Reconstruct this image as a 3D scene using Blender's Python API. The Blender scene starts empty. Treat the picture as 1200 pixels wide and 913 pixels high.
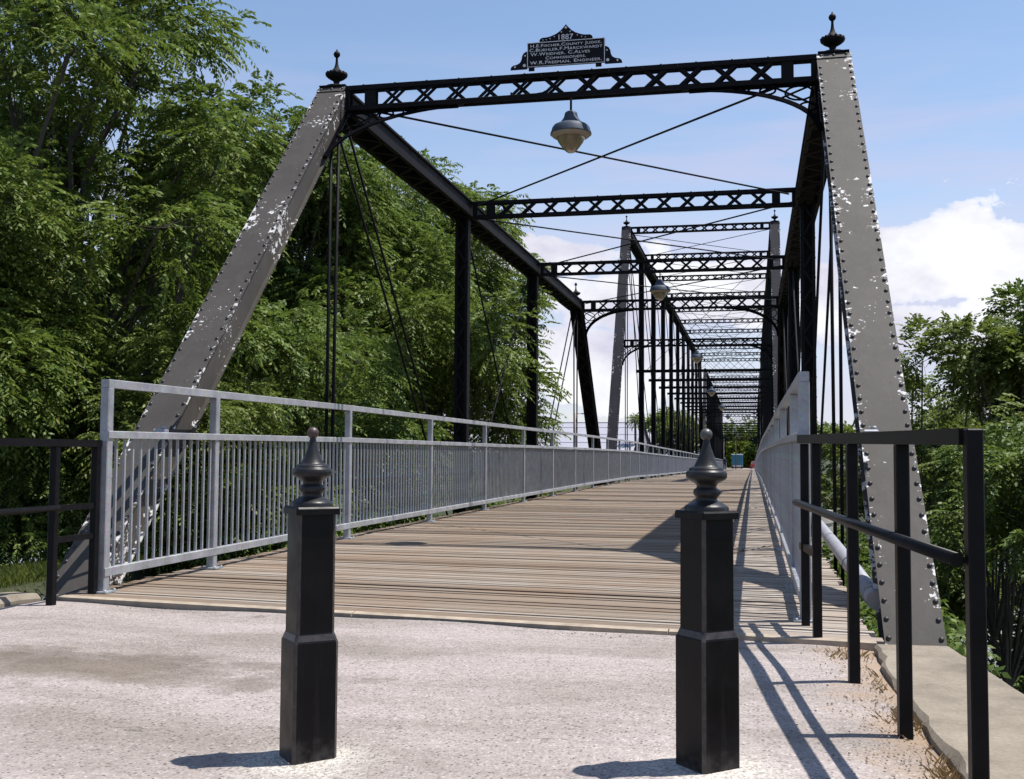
import bpy, math, random
import numpy as np
from mathutils import Vector, Matrix, Quaternion
R = math.radians
random.seed(7)
RNG = np.random.default_rng(11)
sc = bpy.context.scene
COL = sc.collection

# ------------------------------------------------------------------ helpers
class MB:
    """collects shapes and links them as one mesh object"""
    def __init__(s): s.v = []; s.f = []; s.m = []; s.s = []
    def add(s, v, f, mi=0, sm=False):
        b = len(s.v); s.v.extend([tuple(p) for p in v])
        for q in f:
            s.f.append([i + b for i in q]); s.m.append(mi); s.s.append(sm)
    def box(s, x0, x1, y0, y1, z0, z1, mi=0):
        s.add([(x0,y0,z0),(x1,y0,z0),(x1,y1,z0),(x0,y1,z0),(x0,y0,z1),(x1,y0,z1),(x1,y1,z1),(x0,y1,z1)],
              [(3,2,1,0),(4,5,6,7),(0,1,5,4),(1,2,6,5),(2,3,7,6),(3,0,4,7)], mi)
    def bevbox(s, x0, x1, y0, y1, z0, z1, b=.006, mi=0):
        # box with chamfered vertical and top edges
        def ring(z, k): return [(x0+k,y0+b,z),(x0+b,y0+k,z),(x1-b,y0+k,z),(x1-k,y0+b,z),(x1-k,y1-b,z),(x1-b,y1-k,z),(x0+b,y1-k,z),(x0+k,y1-b,z)]
        v = ring(z0, 0) + ring(z1-b, 0) + ring(z1, b*.8)
        f = [tuple(range(7,-1,-1)), tuple(range(16,24))]
        for r in range(2):
            for i in range(8):
                j = (i+1) % 8
                f.append((r*8+i, r*8+j, r*8+8+j, r*8+8+i))
        s.add(v, f, mi)
    def beam(s, p0, p1, w, h, up=(0,0,1), mi=0):
        p0 = Vector(p0); p1 = Vector(p1); t = (p1-p0).normalized(); up = Vector(up)
        if abs(t.dot(up)) > .98: up = Vector((0,1,0))
        sd = t.cross(up).normalized(); u = sd.cross(t).normalized()
        v = []
        for p in (p0, p1):
            for a, b in ((-1,-1),(1,-1),(1,1),(-1,1)): v.append(p + sd*(a*w/2) + u*(b*h/2))
        s.add(v, [(0,1,2,3),(7,6,5,4),(1,0,4,5),(2,1,5,6),(3,2,6,7),(0,3,7,4)], mi)
    def tube(s, pts, r, n=8, mi=0, caps=True, sm=True):
        pts = [Vector(p) for p in pts]; rs = r if isinstance(r, (list, tuple)) else [r]*len(pts)
        v = []; prev = None
        for i, p in enumerate(pts):
            t = (pts[min(i+1, len(pts)-1)] - pts[max(i-1, 0)]).normalized()
            if prev is None:
                a = Vector((0,0,1)) if abs(t.z) < .9 else Vector((1,0,0))
                sd = t.cross(a).normalized()
            else:
                sd = (prev - t*prev.dot(t)).normalized()
            prev = sd; u = t.cross(sd)
            for k in range(n):
                an = 2*math.pi*k/n
                v.append(p + (sd*math.cos(an) + u*math.sin(an))*rs[i])
        f = []
        for i in range(len(pts)-1):
            for k in range(n):
                j = (k+1) % n
                f.append((i*n+k, i*n+j, (i+1)*n+j, (i+1)*n+k))
        s.add(v, f, mi, sm)
        if caps:
            b = len(s.v) - len(v)
            s.f.append([b+k for k in range(n-1,-1,-1)]); s.m.append(mi); s.s.append(False)
            s.f.append([b+(len(pts)-1)*n+k for k in range(n)]); s.m.append(mi); s.s.append(False)
    def lathe(s, prof, n=20, c=(0,0,0), mi=0, sm=True):
        v = []; f = []
        for r, z in prof:
            for k in range(n):
                a = 2*math.pi*k/n
                v.append((c[0]+r*math.cos(a), c[1]+r*math.sin(a), c[2]+z))
        for i in range(len(prof)-1):
            for k in range(n):
                j = (k+1) % n
                f.append((i*n+k, i*n+j, (i+1)*n+j, (i+1)*n+k))
        s.add(v, f, mi, sm)
    def dome(s, p, nrm, r, h, n=6, mi=0):
        p = Vector(p); q = Vector((0,0,1)).rotation_difference(Vector(nrm).normalized())
        v = []
        for rr, z in ((r, 0), (r*.75, h*.7), (0, h)):
            if rr == 0: v.append(p + q @ Vector((0,0,z))); continue
            for k in range(n):
                a = 2*math.pi*k/n
                v.append(p + q @ Vector((rr*math.cos(a), rr*math.sin(a), z)))
        f = []
        for k in range(n):
            j = (k+1) % n
            f.append((k, j, n+j, n+k)); f.append((n+k, n+j, 2*n))
        s.add(v, f, mi, True)
    def extrude(s, outline, d0, d1, axis='y', mi=0):
        # outline in (x,z), counter clockwise seen from -y
        n = len(outline)
        v = [(x, d0, z) for x, z in outline] + [(x, d1, z) for x, z in outline]
        f = [tuple(range(n)), tuple(range(2*n-1, n-1, -1))]
        for i in range(n):
            j = (i+1) % n
            f.append((i, i+n, j+n, j))
        s.add(v, f, mi)
    def mesh(s, name, mats):
        me = bpy.data.meshes.new(name); me.from_pydata(s.v, [], s.f)
        if not isinstance(mats, (list, tuple)): mats = [mats]
        for m in mats: me.materials.append(m)
        me.polygons.foreach_set('material_index', s.m)
        me.polygons.foreach_set('use_smooth', s.s)
        me.update()
        return me
    def build(s, name, mats, parent=None, loc=(0,0,0), rz=0):
        return link(name, s.mesh(name, mats), parent, loc, rz)

def link(name, me, parent=None, loc=(0,0,0), rz=0):
    o = bpy.data.objects.new(name, me); COL.objects.link(o)
    o.location = loc; o.rotation_euler = (0, 0, rz)
    if parent is not None: o.parent = parent
    return o
def tag(o, label, cat, group=None):
    o['label'] = label; o['category'] = cat
    if group: o['group'] = group
    return o
def thing(name, label, cat, loc=(0,0,0), rz=0, group=None):
    o = bpy.data.objects.new(name, None); COL.objects.link(o)
    o.empty_display_size = .3
    o.location = loc; o.rotation_euler = (0, 0, rz)
    return tag(o, label, cat, group)
def structure(o): o['kind'] = 'structure'; return o
def stuff(o): o['kind'] = 'stuff'; return o

# ------------------------------------------------------------------ materials
class NT:
    def __init__(s, name):
        s.mat = bpy.data.materials.new(name); s.mat.use_nodes = True
        s.t = s.mat.node_tree; s.b = s.t.nodes['Principled BSDF']
        s.out = s.t.nodes['Material Output']
    def n(s, typ, **kw):
        nd = s.t.nodes.new(typ)
        for k, v in kw.items(): setattr(nd, k, v)
        return nd
    def l(s, a, b): s.t.links.new(a, b)
    def coord(s, scale=(1,1,1), kind='Object'):
        tc = s.n('ShaderNodeTexCoord'); mp = s.n('ShaderNodeMapping')
        mp.inputs['Scale'].default_value = scale
        s.l(tc.outputs[kind], mp.inputs['Vector']); return mp.outputs['Vector']
    def noise(s, vec, scale, detail=4, rough=.6, dist=0):
        nd = s.n('ShaderNodeTexNoise')
        nd.inputs['Scale'].default_value = scale; nd.inputs['Detail'].default_value = detail
        nd.inputs['Roughness'].default_value = rough; nd.inputs['Distortion'].default_value = dist
        s.l(vec, nd.inputs['Vector']); return nd.outputs['Fac']
    def voro(s, vec, scale, feature='F1', out='Distance'):
        nd = s.n('ShaderNodeTexVoronoi'); nd.feature = feature
        nd.inputs['Scale'].default_value = scale; s.l(vec, nd.inputs['Vector']); return nd.outputs[out]
    def ramp(s, fac, stops, interp='LINEAR'):
        nd = s.n('ShaderNodeValToRGB'); cr = nd.color_ramp; cr.interpolation = interp
        while len(cr.elements) > 1: cr.elements.remove(cr.elements[-1])
        for i, (p, c) in enumerate(stops):
            e = cr.elements[0] if i == 0 else cr.elements.new(p)
            e.position = p; e.color = (c[0], c[1], c[2], 1) if not isinstance(c, (int, float)) else (c, c, c, 1)
        s.l(fac, nd.inputs['Fac']); return nd.outputs['Color']
    def mix(s, fac, a, b, mode='MIX'):
        nd = s.n('ShaderNodeMix'); nd.data_type = 'RGBA'; nd.blend_type = mode
        for k, val in ((0, fac), (6, a), (7, b)):
            inp = nd.inputs[k]
            if isinstance(val, (int, float)): inp.default_value = val if k == 0 else (val, val, val, 1)
            elif isinstance(val, tuple): inp.default_value = (*val, 1)
            else: s.l(val, inp)
        return nd.outputs[2]
    def math(s, op, a, b=None):
        nd = s.n('ShaderNodeMath'); nd.operation = op
        for i, v in enumerate((a, b)):
            if v is None: continue
            if isinstance(v, (int, float)): nd.inputs[i].default_value = v
            else: s.l(v, nd.inputs[i])
        return nd.outputs[0]
    def bump(s, h, strength=.3, dist=.01):
        nd = s.n('ShaderNodeBump'); nd.inputs['Strength'].default_value = strength
        nd.inputs['Distance'].default_value = dist; s.l(h, nd.inputs['Height'])
        s.l(nd.outputs['Normal'], s.b.inputs['Normal'])
    def set(s, **kw):
        for k, v in kw.items():
            k = k.replace('_', ' ')
            if isinstance(v, tuple): v = (*v, 1)
            if isinstance(v, bpy.types.NodeSocket): s.l(v, s.b.inputs[k])
            else: s.b.inputs[k].default_value = v

def m_iron():
    m = NT('black_iron_paint'); v = m.coord()
    n1 = m.noise(v, 3.5, 5); n2 = m.noise(v, 40, 3)
    c = m.ramp(n1, [(.3, (.004,.004,.0055)), (.7, (.009,.0085,.0095))])
    c = m.mix(m.ramp(n2, [(.68, 0.), (.76, .5)]), c, (.05,.047,.043))
    m.set(Base_Color=c, Roughness=m.ramp(n1, [(.3, .62), (.7, .8)])); m.b.inputs['Specular IOR Level'].default_value = .14; m.bump(n2, .12, .004)
    return m.mat
def m_faded(name, base, patch_amt, warm=0):
    m = NT(name); v = m.coord()
    n1 = m.noise(v, 2.2, 5); n2 = m.noise(v, 30, 4)
    c = m.ramp(n1, [(.3, tuple(x*.82 for x in base)), (.7, tuple(x*1.12 for x in base))])
    vs = m.coord((9, 9, 1.2)); c = m.mix(m.ramp(m.noise(vs, 1.5, 4), [(.5, 0.), (.8, .35)]), c, tuple(x*1.7 for x in base))
    # peeled paint: larger patches where a coarse and a fine noise meet, small chips around them
    big = m.noise(v, 1.5, 3); fine = m.noise(v, 15, 6, .58, 0); tiny = m.noise(v, 34, 4, .55)
    at = m.n('ShaderNodeAttribute'); at.attribute_name = 'side'; ed = m.math('MULTIPLY', m.math('POWER', m.math('ABSOLUTE', at.outputs['Fac']), 3.), .08)
    th = m.math('ADD', m.math('MULTIPLY', big, .55), m.math('MULTIPLY', m.math('SUBTRACT', fine, .075), .62))
    th = m.math('ADD', th, ed)
    th2 = m.math('ADD', m.math('MULTIPLY', m.noise(v, 2.3, 2), .5), m.math('MULTIPLY', tiny, .62))
    th2 = m.math('ADD', th2, m.math('SUBTRACT', m.math('MULTIPLY', ed, 1.1), .045))
    pk = m.math('MAXIMUM', m.ramp(th, [(.690-patch_amt, 0.), (.698-patch_amt, 1.)]), m.ramp(th2, [(.685-patch_amt, 0.), (.693-patch_amt, 1.)]))
    rim = m.ramp(th, [(.655-patch_amt, 0.), (.686-patch_amt, .6), (.69-patch_amt, 0.)])
    c = m.mix(rim, c, (.07,.045,.03))
    run = m.noise(m.coord((26, 26, 1.0)), 1.2, 5, .65)
    c = m.mix(m.ramp(run, [(.56, 0.), (.72, .45)]), c, tuple(x*y for x, y in zip(base, (.62,.5,.42))))
    c = m.mix(pk, c, m.ramp(n2, [(.35, (.42,.41,.4)), (.7, (.66,.66,.66))]))
    m.b.inputs['Specular IOR Level'].default_value = .2
    m.set(Base_Color=c, Roughness=.62); m.bump(m.math('SUBTRACT', n2, pk), .18, .004)
    return m.mat
def m_simple(name, col, rough=.5, metal=0., var=.2, scale=6, bump=.08, spec=.5):
    m = NT(name); v = m.coord(); n1 = m.noise(v, scale, 5)
    c = m.ramp(n1, [(.3, tuple(x*(1-var) for x in col)), (.7, tuple(x*(1+var) for x in col))])
    m.set(Base_Color=c, Roughness=rough, Metallic=metal); m.b.inputs['Specular IOR Level'].default_value = spec
    if bump: m.bump(m.noise(v, scale*8, 3), bump, .004)
    return m.mat
def m_galv():
    m = NT('galvanised_steel'); v = m.coord()
    n1 = m.noise(v, 5, 5); sp = m.voro(v, 60, 'F1', 'Color')
    c = m.ramp(n1, [(.3, (.245,.25,.268)), (.7, (.375,.382,.40))])
    c = m.mix(.12, c, sp, 'OVERLAY')
    st = m.noise(m.coord((6,6,.8)), 4, 4)
    c = m.mix(m.ramp(st, [(.55, 0.), (.75, .3)]), c, (.45,.45,.46))
    m.set(Base_Color=c, Metallic=.3, Roughness=m.ramp(n1, [(.3,.42),(.7,.6)])); m.bump(n1, .05, .003)
    return m.mat
def m_bollard():
    m = NT('bollard_black_gloss'); v = m.coord()
    n1 = m.noise(v, 6, 5); st = m.noise(m.coord((45, 45, 3)), 1, 5, .7)
    sc_ = m.noise(m.coord((30, 8, 22)), 3, 6, .75, 1.5)
    c = m.ramp(n1, [(.3, (.002,.002,.0026)), (.7, (.005,.0046,.005))])
    c = m.mix(m.ramp(st, [(.54, 0.), (.72, .6)]), c, (.014,.012,.012))
    c = m.mix(m.ramp(sc_, [(.70, 0.), (.74, .8)]), c, (.16,.15,.15))
    # splashed dust low down on the shaft
    sx = m.n('ShaderNodeSeparateXYZ'); tc = m.n('ShaderNodeTexCoord'); m.l(tc.outputs['Object'], sx.inputs[0])
    lowz = m.math('MULTIPLY', m.ramp(sx.outputs[2], [(0., 1.), (.16, 0.)]), m.noise(v, 25, 5))
    c = m.mix(m.ramp(lowz, [(.3, 0.), (.75, .5)]), c, (.12,.11,.1))
    m.set(Base_Color=c, Roughness=m.ramp(n1, [(.3,.28),(.7,.5)])); m.b.inputs['Specular IOR Level'].default_value = .17; m.bump(m.noise(v, 35, 4), .12, .004)
    return m.mat
def m_aggregate():
    m = NT('exposed_aggregate_concrete'); v = m.coord()
    st = m.voro(v, 125, 'F1', 'Color'); d = m.voro(v, 125)
    fine = m.noise(v, 260, 2); mid = m.noise(v, 22, 5); big = m.noise(v, .8, 4)
    g = m.n('ShaderNodeRGBToBW'); m.l(st, g.inputs[0])
    c = m.ramp(g.outputs[0], [(.06, (.15,.132,.122)), (.22, (.262,.233,.22)), (.6, (.315,.282,.267)), (.9, (.385,.35,.334))])
    sp_ = m.voro(v, 58, 'F1', 'Color'); spd = m.voro(v, 58); g2 = m.n('ShaderNodeSeparateColor'); m.l(sp_, g2.inputs[0])
    pit = m.math('MULTIPLY', m.ramp(g2.outputs[0], [(.66, 0.), (.70, 1.)]), m.ramp(spd, [(.24, 1.), (.36, 0.)]))
    c = m.mix(m.math('MULTIPLY', pit, .9), c, (.075,.066,.06))
    wht = m.math('MULTIPLY', m.ramp(g2.outputs[1], [(.74, 0.), (.78, 1.)]), m.ramp(spd, [(.22, 1.), (.34, 0.)]))
    c = m.mix(m.math('MULTIPLY', wht, .6), c, (.62,.59,.57))
    c = m.mix(.35, c, m.ramp(mid, [(.3, .65), (.7, 1.25)]), 'MULTIPLY')
    c = m.mix(.8, c, m.ramp(big, [(.35, (.80,.77,.74)), (.65, (1.06,1.04,1.05))]), 'MULTIPLY')
    # brown damp stain with its own outline, to the left in front of the deck
    tc = m.n('ShaderNodeTexCoord'); mp = m.n('ShaderNodeMapping')
    mp.inputs['Location'].default_value = (1.3*.75, -4.68*2.2, 0); mp.inputs['Scale'].default_value = (.75, 2.2, 1); m.l(tc.outputs['Object'], mp.inputs[0])
    ln = m.n('ShaderNodeVectorMath'); ln.operation = 'LENGTH'; m.l(mp.outputs[0], ln.inputs[0])
    sd = m.math('ADD', ln.outputs['Value'], m.math('MULTIPLY', m.math('SUBTRACT', m.noise(v, 2.6, 6, .68), .5), 2.4))
    c = m.mix(m.ramp(sd, [(.3, .72), (.8, .38), (1.2, 0.)]), c, (.085,.063,.04))
    c = m.mix(.75, c, m.ramp(m.noise(m.coord((.5, 1.4, 1)), 1.1, 6, .62), [(.38, (.64,.61,.56)), (.58, (1.05,1.03,1.02))]), 'MULTIPLY')
    # a few wandering hairline cracks
    wv = m.n('ShaderNodeVectorMath'); wv.operation = 'ADD'; m.l(v, wv.inputs[0])
    nv = m.n('ShaderNodeTexNoise'); nv.inputs['Scale'].default_value = 2.2; nv.inputs['Detail'].default_value = 5; m.l(v, nv.inputs['Vector']); m.l(nv.outputs['Color'], wv.inputs[1])
    ck = m.voro(wv.outputs[0], .42, 'DISTANCE_TO_EDGE')
    c = m.mix(m.math('MULTIPLY', m.ramp(ck, [(0., .75), (.0035, 0.)]), m.ramp(m.noise(v, 1.3, 3), [(.45, 0.), (.55, 1.)])), c, (.06,.05,.042))
    # pale washed grit round the foot of each bollard
    for bx, by in ((.40, 3.44), (1.70, 3.60)):
        dv = m.n('ShaderNodeVectorMath'); dv.operation = 'DISTANCE'; m.l(tc.outputs['Object'], dv.inputs[0]); dv.inputs[1].default_value = (bx, by, 0)
        q = m.math('ADD', dv.outputs['Value'], m.math('MULTIPLY', m.math('SUBTRACT', m.noise(v, 6, 5, .7), .5), .35))
        c = m.mix(m.ramp(q, [(.12, .5), (.20, .2), (.30, 0.)]), c, m.mix(m.ramp(g.outputs[0], [(.3, 0.), (.5, 1.)]), (.30,.27,.22), (.66,.63,.57)))
    # ochre dirt along the right edge
    sx = m.n('ShaderNodeSeparateXYZ'); m.l(tc.outputs['Object'], sx.inputs[0])
    e = m.math('ADD', sx.outputs[0], m.math('MULTIPLY', m.noise(v, 3.5, 5, .65), .9))
    c = m.mix(m.ramp(m.math('MULTIPLY', e, .3), [(.78, 0.), (.86, .55)]), c, (.27,.17,.085))
    m.set(Base_Color=c, Roughness=.9)
    m.bump(m.math('SUBTRACT', m.math('ADD', m.math('MULTIPLY', d, -.8), m.math('MULTIPLY', mid, .4)), pit), .4, .006)
    return m.mat
def m_planks():
    m = NT('weathered_deck_planks'); geo = m.n('ShaderNodeNewGeometry'); r = geo.outputs['Random Per Island']
    v = m.coord((.55, 16, 16)); tc = m.n('ShaderNodeTexCoord')
    # shift the grain per plank
    cx = m.n('ShaderNodeCombineXYZ'); m.l(m.math('MULTIPLY', r, 50.), cx.inputs[0]); m.l(m.math('MULTIPLY', r, 31.), cx.inputs[1])
    va = m.n('ShaderNodeVectorMath'); va.operation = 'ADD'; m.l(v, va.inputs[0]); m.l(cx.outputs[0], va.inputs[1]); vv = va.outputs[0]
    g1 = m.noise(vv, 2.2, 7, .72); g2 = m.noise(vv, 9, 4, .7); blot = m.noise(m.coord((.7,.7,.7)), 1.4, 5, .65)
    base = m.ramp(r, [(0., (.125,.091,.066)), (.18, (.182,.139,.101)), (.4, (.215,.169,.126)), (.6, (.158,.119,.087)), (.8, (.245,.198,.153)), (.93, (.31,.268,.222)), (1., (.105,.077,.055))])
    c = m.mix(m.ramp(g1, [(.35, .5), (.58, 0.)]), base, (.11,.075,.05))
    c = m.mix(m.ramp(g2, [(.58, 0.), (.78, .65)]), c, (.46,.41,.35))
    c = m.mix(m.ramp(blot, [(.45, 0.), (.7, .45)]), c, (.19,.105,.05))
    # the strip outside the wheel lines is bleached paler
    sx = m.n('ShaderNodeSeparateXYZ'); m.l(tc.outputs['Object'], sx.inputs[0])
    ed = m.math('ADD', sx.outputs[0], m.math('MULTIPLY', m.noise(m.coord(), 2.5, 4), .35))
    c = m.mix(m.ramp(m.math('MULTIPLY', ed, .3), [(.52, 0.), (.57, .6)]), c, m.mix(.5, c, (.46,.42,.38)))
    m.set(Base_Color=c, Roughness=.85)
    m.bump(m.math('ADD', g1, g2), .5, .008)
    return m.mat
def m_leaf(name, dark, light, trans=.28, yellow=.04):
    m = NT(name); geo = m.n('ShaderNodeNewGeometry'); r = geo.outputs['Random Per Island']
    v = m.coord(); n1 = m.noise(v, .9, 3)
    f = m.math('ADD', m.math('MULTIPLY', r, .6), m.math('MULTIPLY', n1, .5))
    c = m.ramp(f, [(.2, dark), (.8, light)])
    c = m.mix(m.ramp(r, [(.985-yellow, 0.), (.99-yellow, .7)]), c, (.16,.145,.03))
    m.set(Base_Color=c, Roughness=.5); m.b.inputs['Specular IOR Level'].default_value = .22
    tr = m.n('ShaderNodeBsdfTranslucent'); mx = m.n('ShaderNodeMixShader'); mx.inputs[0].default_value = trans
    m.l(m.mix(.5, c, (.12,.17,.02)), tr.inputs['Color'])
    m.l(m.b.outputs[0], mx.inputs[1]); m.l(tr.outputs[0], mx.inputs[2]); m.l(mx.outputs[0], m.out.inputs[0])
    return m.mat
def m_ground():
    m = NT('earth_and_weeds'); v = m.coord()
    n1 = m.noise(v, .5, 5); n2 = m.noise(v, 9, 5)
    c = m.ramp(n1, [(.35, (.022,.03,.010)), (.6, (.04,.046,.016)), (.75, (.075,.06,.036))])
    c = m.mix(.6, c, m.ramp(n2, [(.3, .5), (.7, 1.3)]), 'MULTIPLY')
    m.set(Base_Color=c, Roughness=.95); m.bump(n2, .5, .05); return m.mat
def m_slab():
    m = NT('old_cast_concrete'); v = m.coord(); n1 = m.noise(v, 3, 6, .65); n2 = m.noise(v, 60, 4); n3 = m.noise(m.coord((1,1,.4)), 7, 5)
    c = m.ramp(n1, [(.3, (.13,.108,.080)), (.5, (.205,.172,.13)), (.7, (.26,.222,.172))])
    c = m.mix(.7, c, m.ramp(n2, [(.3, .75), (.7, 1.15)]), 'MULTIPLY')
    c = m.mix(m.ramp(n3, [(.6, 0.), (.75, .5)]), c, (.2,.17,.13))
    m.set(Base_Color=c, Roughness=.9); m.bump(m.math('ADD', n1, m.math('MULTIPLY', n2, .4)), .35, .015); return m.mat
def m_water():
    m = NT('river_water'); v = m.coord(); m.set(Base_Color=(.03,.045,.03), Roughness=.08); m.bump(m.noise(v, 1.5, 4), .15, .05); return m.mat
def m_bark(name='tree_bark', col=(.062,.052,.042)):
    m = NT(name); v = m.coord((7,7,1.2)); n1 = m.noise(v, 3, 6, .7)
    m.set(Base_Color=m.ramp(n1, [(.3, tuple(x*.55 for x in col)), (.7, tuple(x*1.35 for x in col))]), Roughness=.9); m.bump(n1, .6, .02); return m.mat
def m_glass_lamp():
    m = NT('lamp_glass_ambered'); v = m.coord(); n = m.noise(v, 12, 3)
    m.set(Base_Color=m.ramp(n, [(.3, (.20,.15,.085)), (.7, (.30,.235,.145))]), Roughness=.25); m.b.inputs['Transmission Weight'].default_value = .25; return m.mat

M = {}
M['iron'] = m_iron()
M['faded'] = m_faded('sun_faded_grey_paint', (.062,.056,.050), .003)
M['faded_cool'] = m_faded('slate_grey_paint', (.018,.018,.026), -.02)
M['rivet'] = m_simple('rivet_shade_tone', (.022,.021,.022), .5)  # darker than the posts: the rivets' shading is put into the colour
M['galv'] = m_galv()
M['bollard'] = m_bollard()
M['finial'] = m_simple('weathered_black_casting', (.016,.0155,.016), .38, var=.45, scale=25, bump=.15, spec=.3)
M['worn_highlight'] = m_simple('worn_edge_and_highlight', (.035,.029,.027), .35, var=.7, scale=30, bump=.2, spec=.45)  # edge wear; on the shoulder its lighter tone paints the sky highlight
M['rust_ball'] = m_simple('primer_brown_ball', (.055,.032,.03), .45, var=.3, scale=20)
M['grey_ball'] = m_simple('worn_grey_ball', (.06,.058,.06), .4, var=.3, scale=20)
M['pipeblack'] = m_simple('handrail_black_paint', (.0045,.0043,.0055), .42, var=.4, scale=14, spec=.16)
M['aggregate'] = m_aggregate()
M['planks'] = m_planks()
M['edgeboard'] = m_simple('pale_edge_timber', (.30,.245,.185), .85, var=.3, scale=7, bump=.3)
M['stringer'] = m_simple('dark_stringer_timber', (.08,.06,.045), .9, var=.3)
M['ground'] = m_ground(); M['slab'] = m_slab(); M['water'] = m_water()
M['bark'] = m_bark()
M['leafA'] = m_leaf('leaf_bright_green', (.062,.112,.022), (.19,.25,.055), .40)
M['leafB'] = m_leaf('leaf_deep_green', (.052,.097,.021), (.16,.22,.05), .38, .02)
M['leafC'] = m_leaf('leaf_olive_green', (.072,.105,.024), (.20,.25,.06), .38, .05)
M['leafD'] = m_leaf('leaf_yellow_green', (.09,.13,.015), (.2,.25,.03), .3, .02)
M['shade'] = m_simple('weathered_zinc_shade', (.045,.06,.085), .6, .1, var=.3, scale=9, spec=.3)
M['shadein'] = m_simple('shade_white_inside', (.28,.25,.20), .5, var=.1)
M['lampglass'] = m_glass_lamp()
M['stem'] = M['iron']
M['plaque'] = m_simple('plaque_black_enamel', (.006,.006,.010), .6, spec=.15)
M['letter'] = m_simple('plaque_white_lettering', (.62,.62,.64), .6, var=.15, scale=30)
M['conduit'] = m_simple('grey_conduit', (.30,.30,.33), .5, .2, var=.15)
M['stone'] = m_simple('limestone_pier', (.36,.33,.28), .9, var=.25, scale=2, bump=.3)
M['drygrass'] = m_simple('dry_straw', (.32,.22,.10), .9, var=.4, scale=20, bump=0)
M['grass'] = m_leaf('grass_blades', (.06,.085,.014), (.13,.15,.03), .25)

# ------------------------------------------------------------------ camera
cam_d = bpy.data.cameras.new('camera'); cam = bpy.data.objects.new('camera', cam_d); COL.objects.link(cam)
f_px, pi_, ya_, ro_ = 1296.5, .0578, .2145, .0061
c, s = math.cos(ya_), math.sin(ya_); r_ = Vector((c, s, 0)); fw = Vector((-s, c, 0)); up = Vector((0,0,1))
c, s = math.cos(pi_), math.sin(pi_); fw, up = c*fw + s*up, -s*fw + c*up
c, s = math.cos(ro_), math.sin(ro_); r_, up = c*r_ + s*up, -s*r_ + c*up
mw = Matrix((r_, up, -fw)).transposed().to_4x4(); mw.translation = (1.8294, 0, 1.0024)
cam.matrix_world = mw
cam_d.sensor_width = 36; cam_d.sensor_fit = 'HORIZONTAL'; cam_d.lens = 36*f_px/1200
cam_d.clip_start = .05; cam_d.clip_end = 6000
sc.camera = cam

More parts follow.
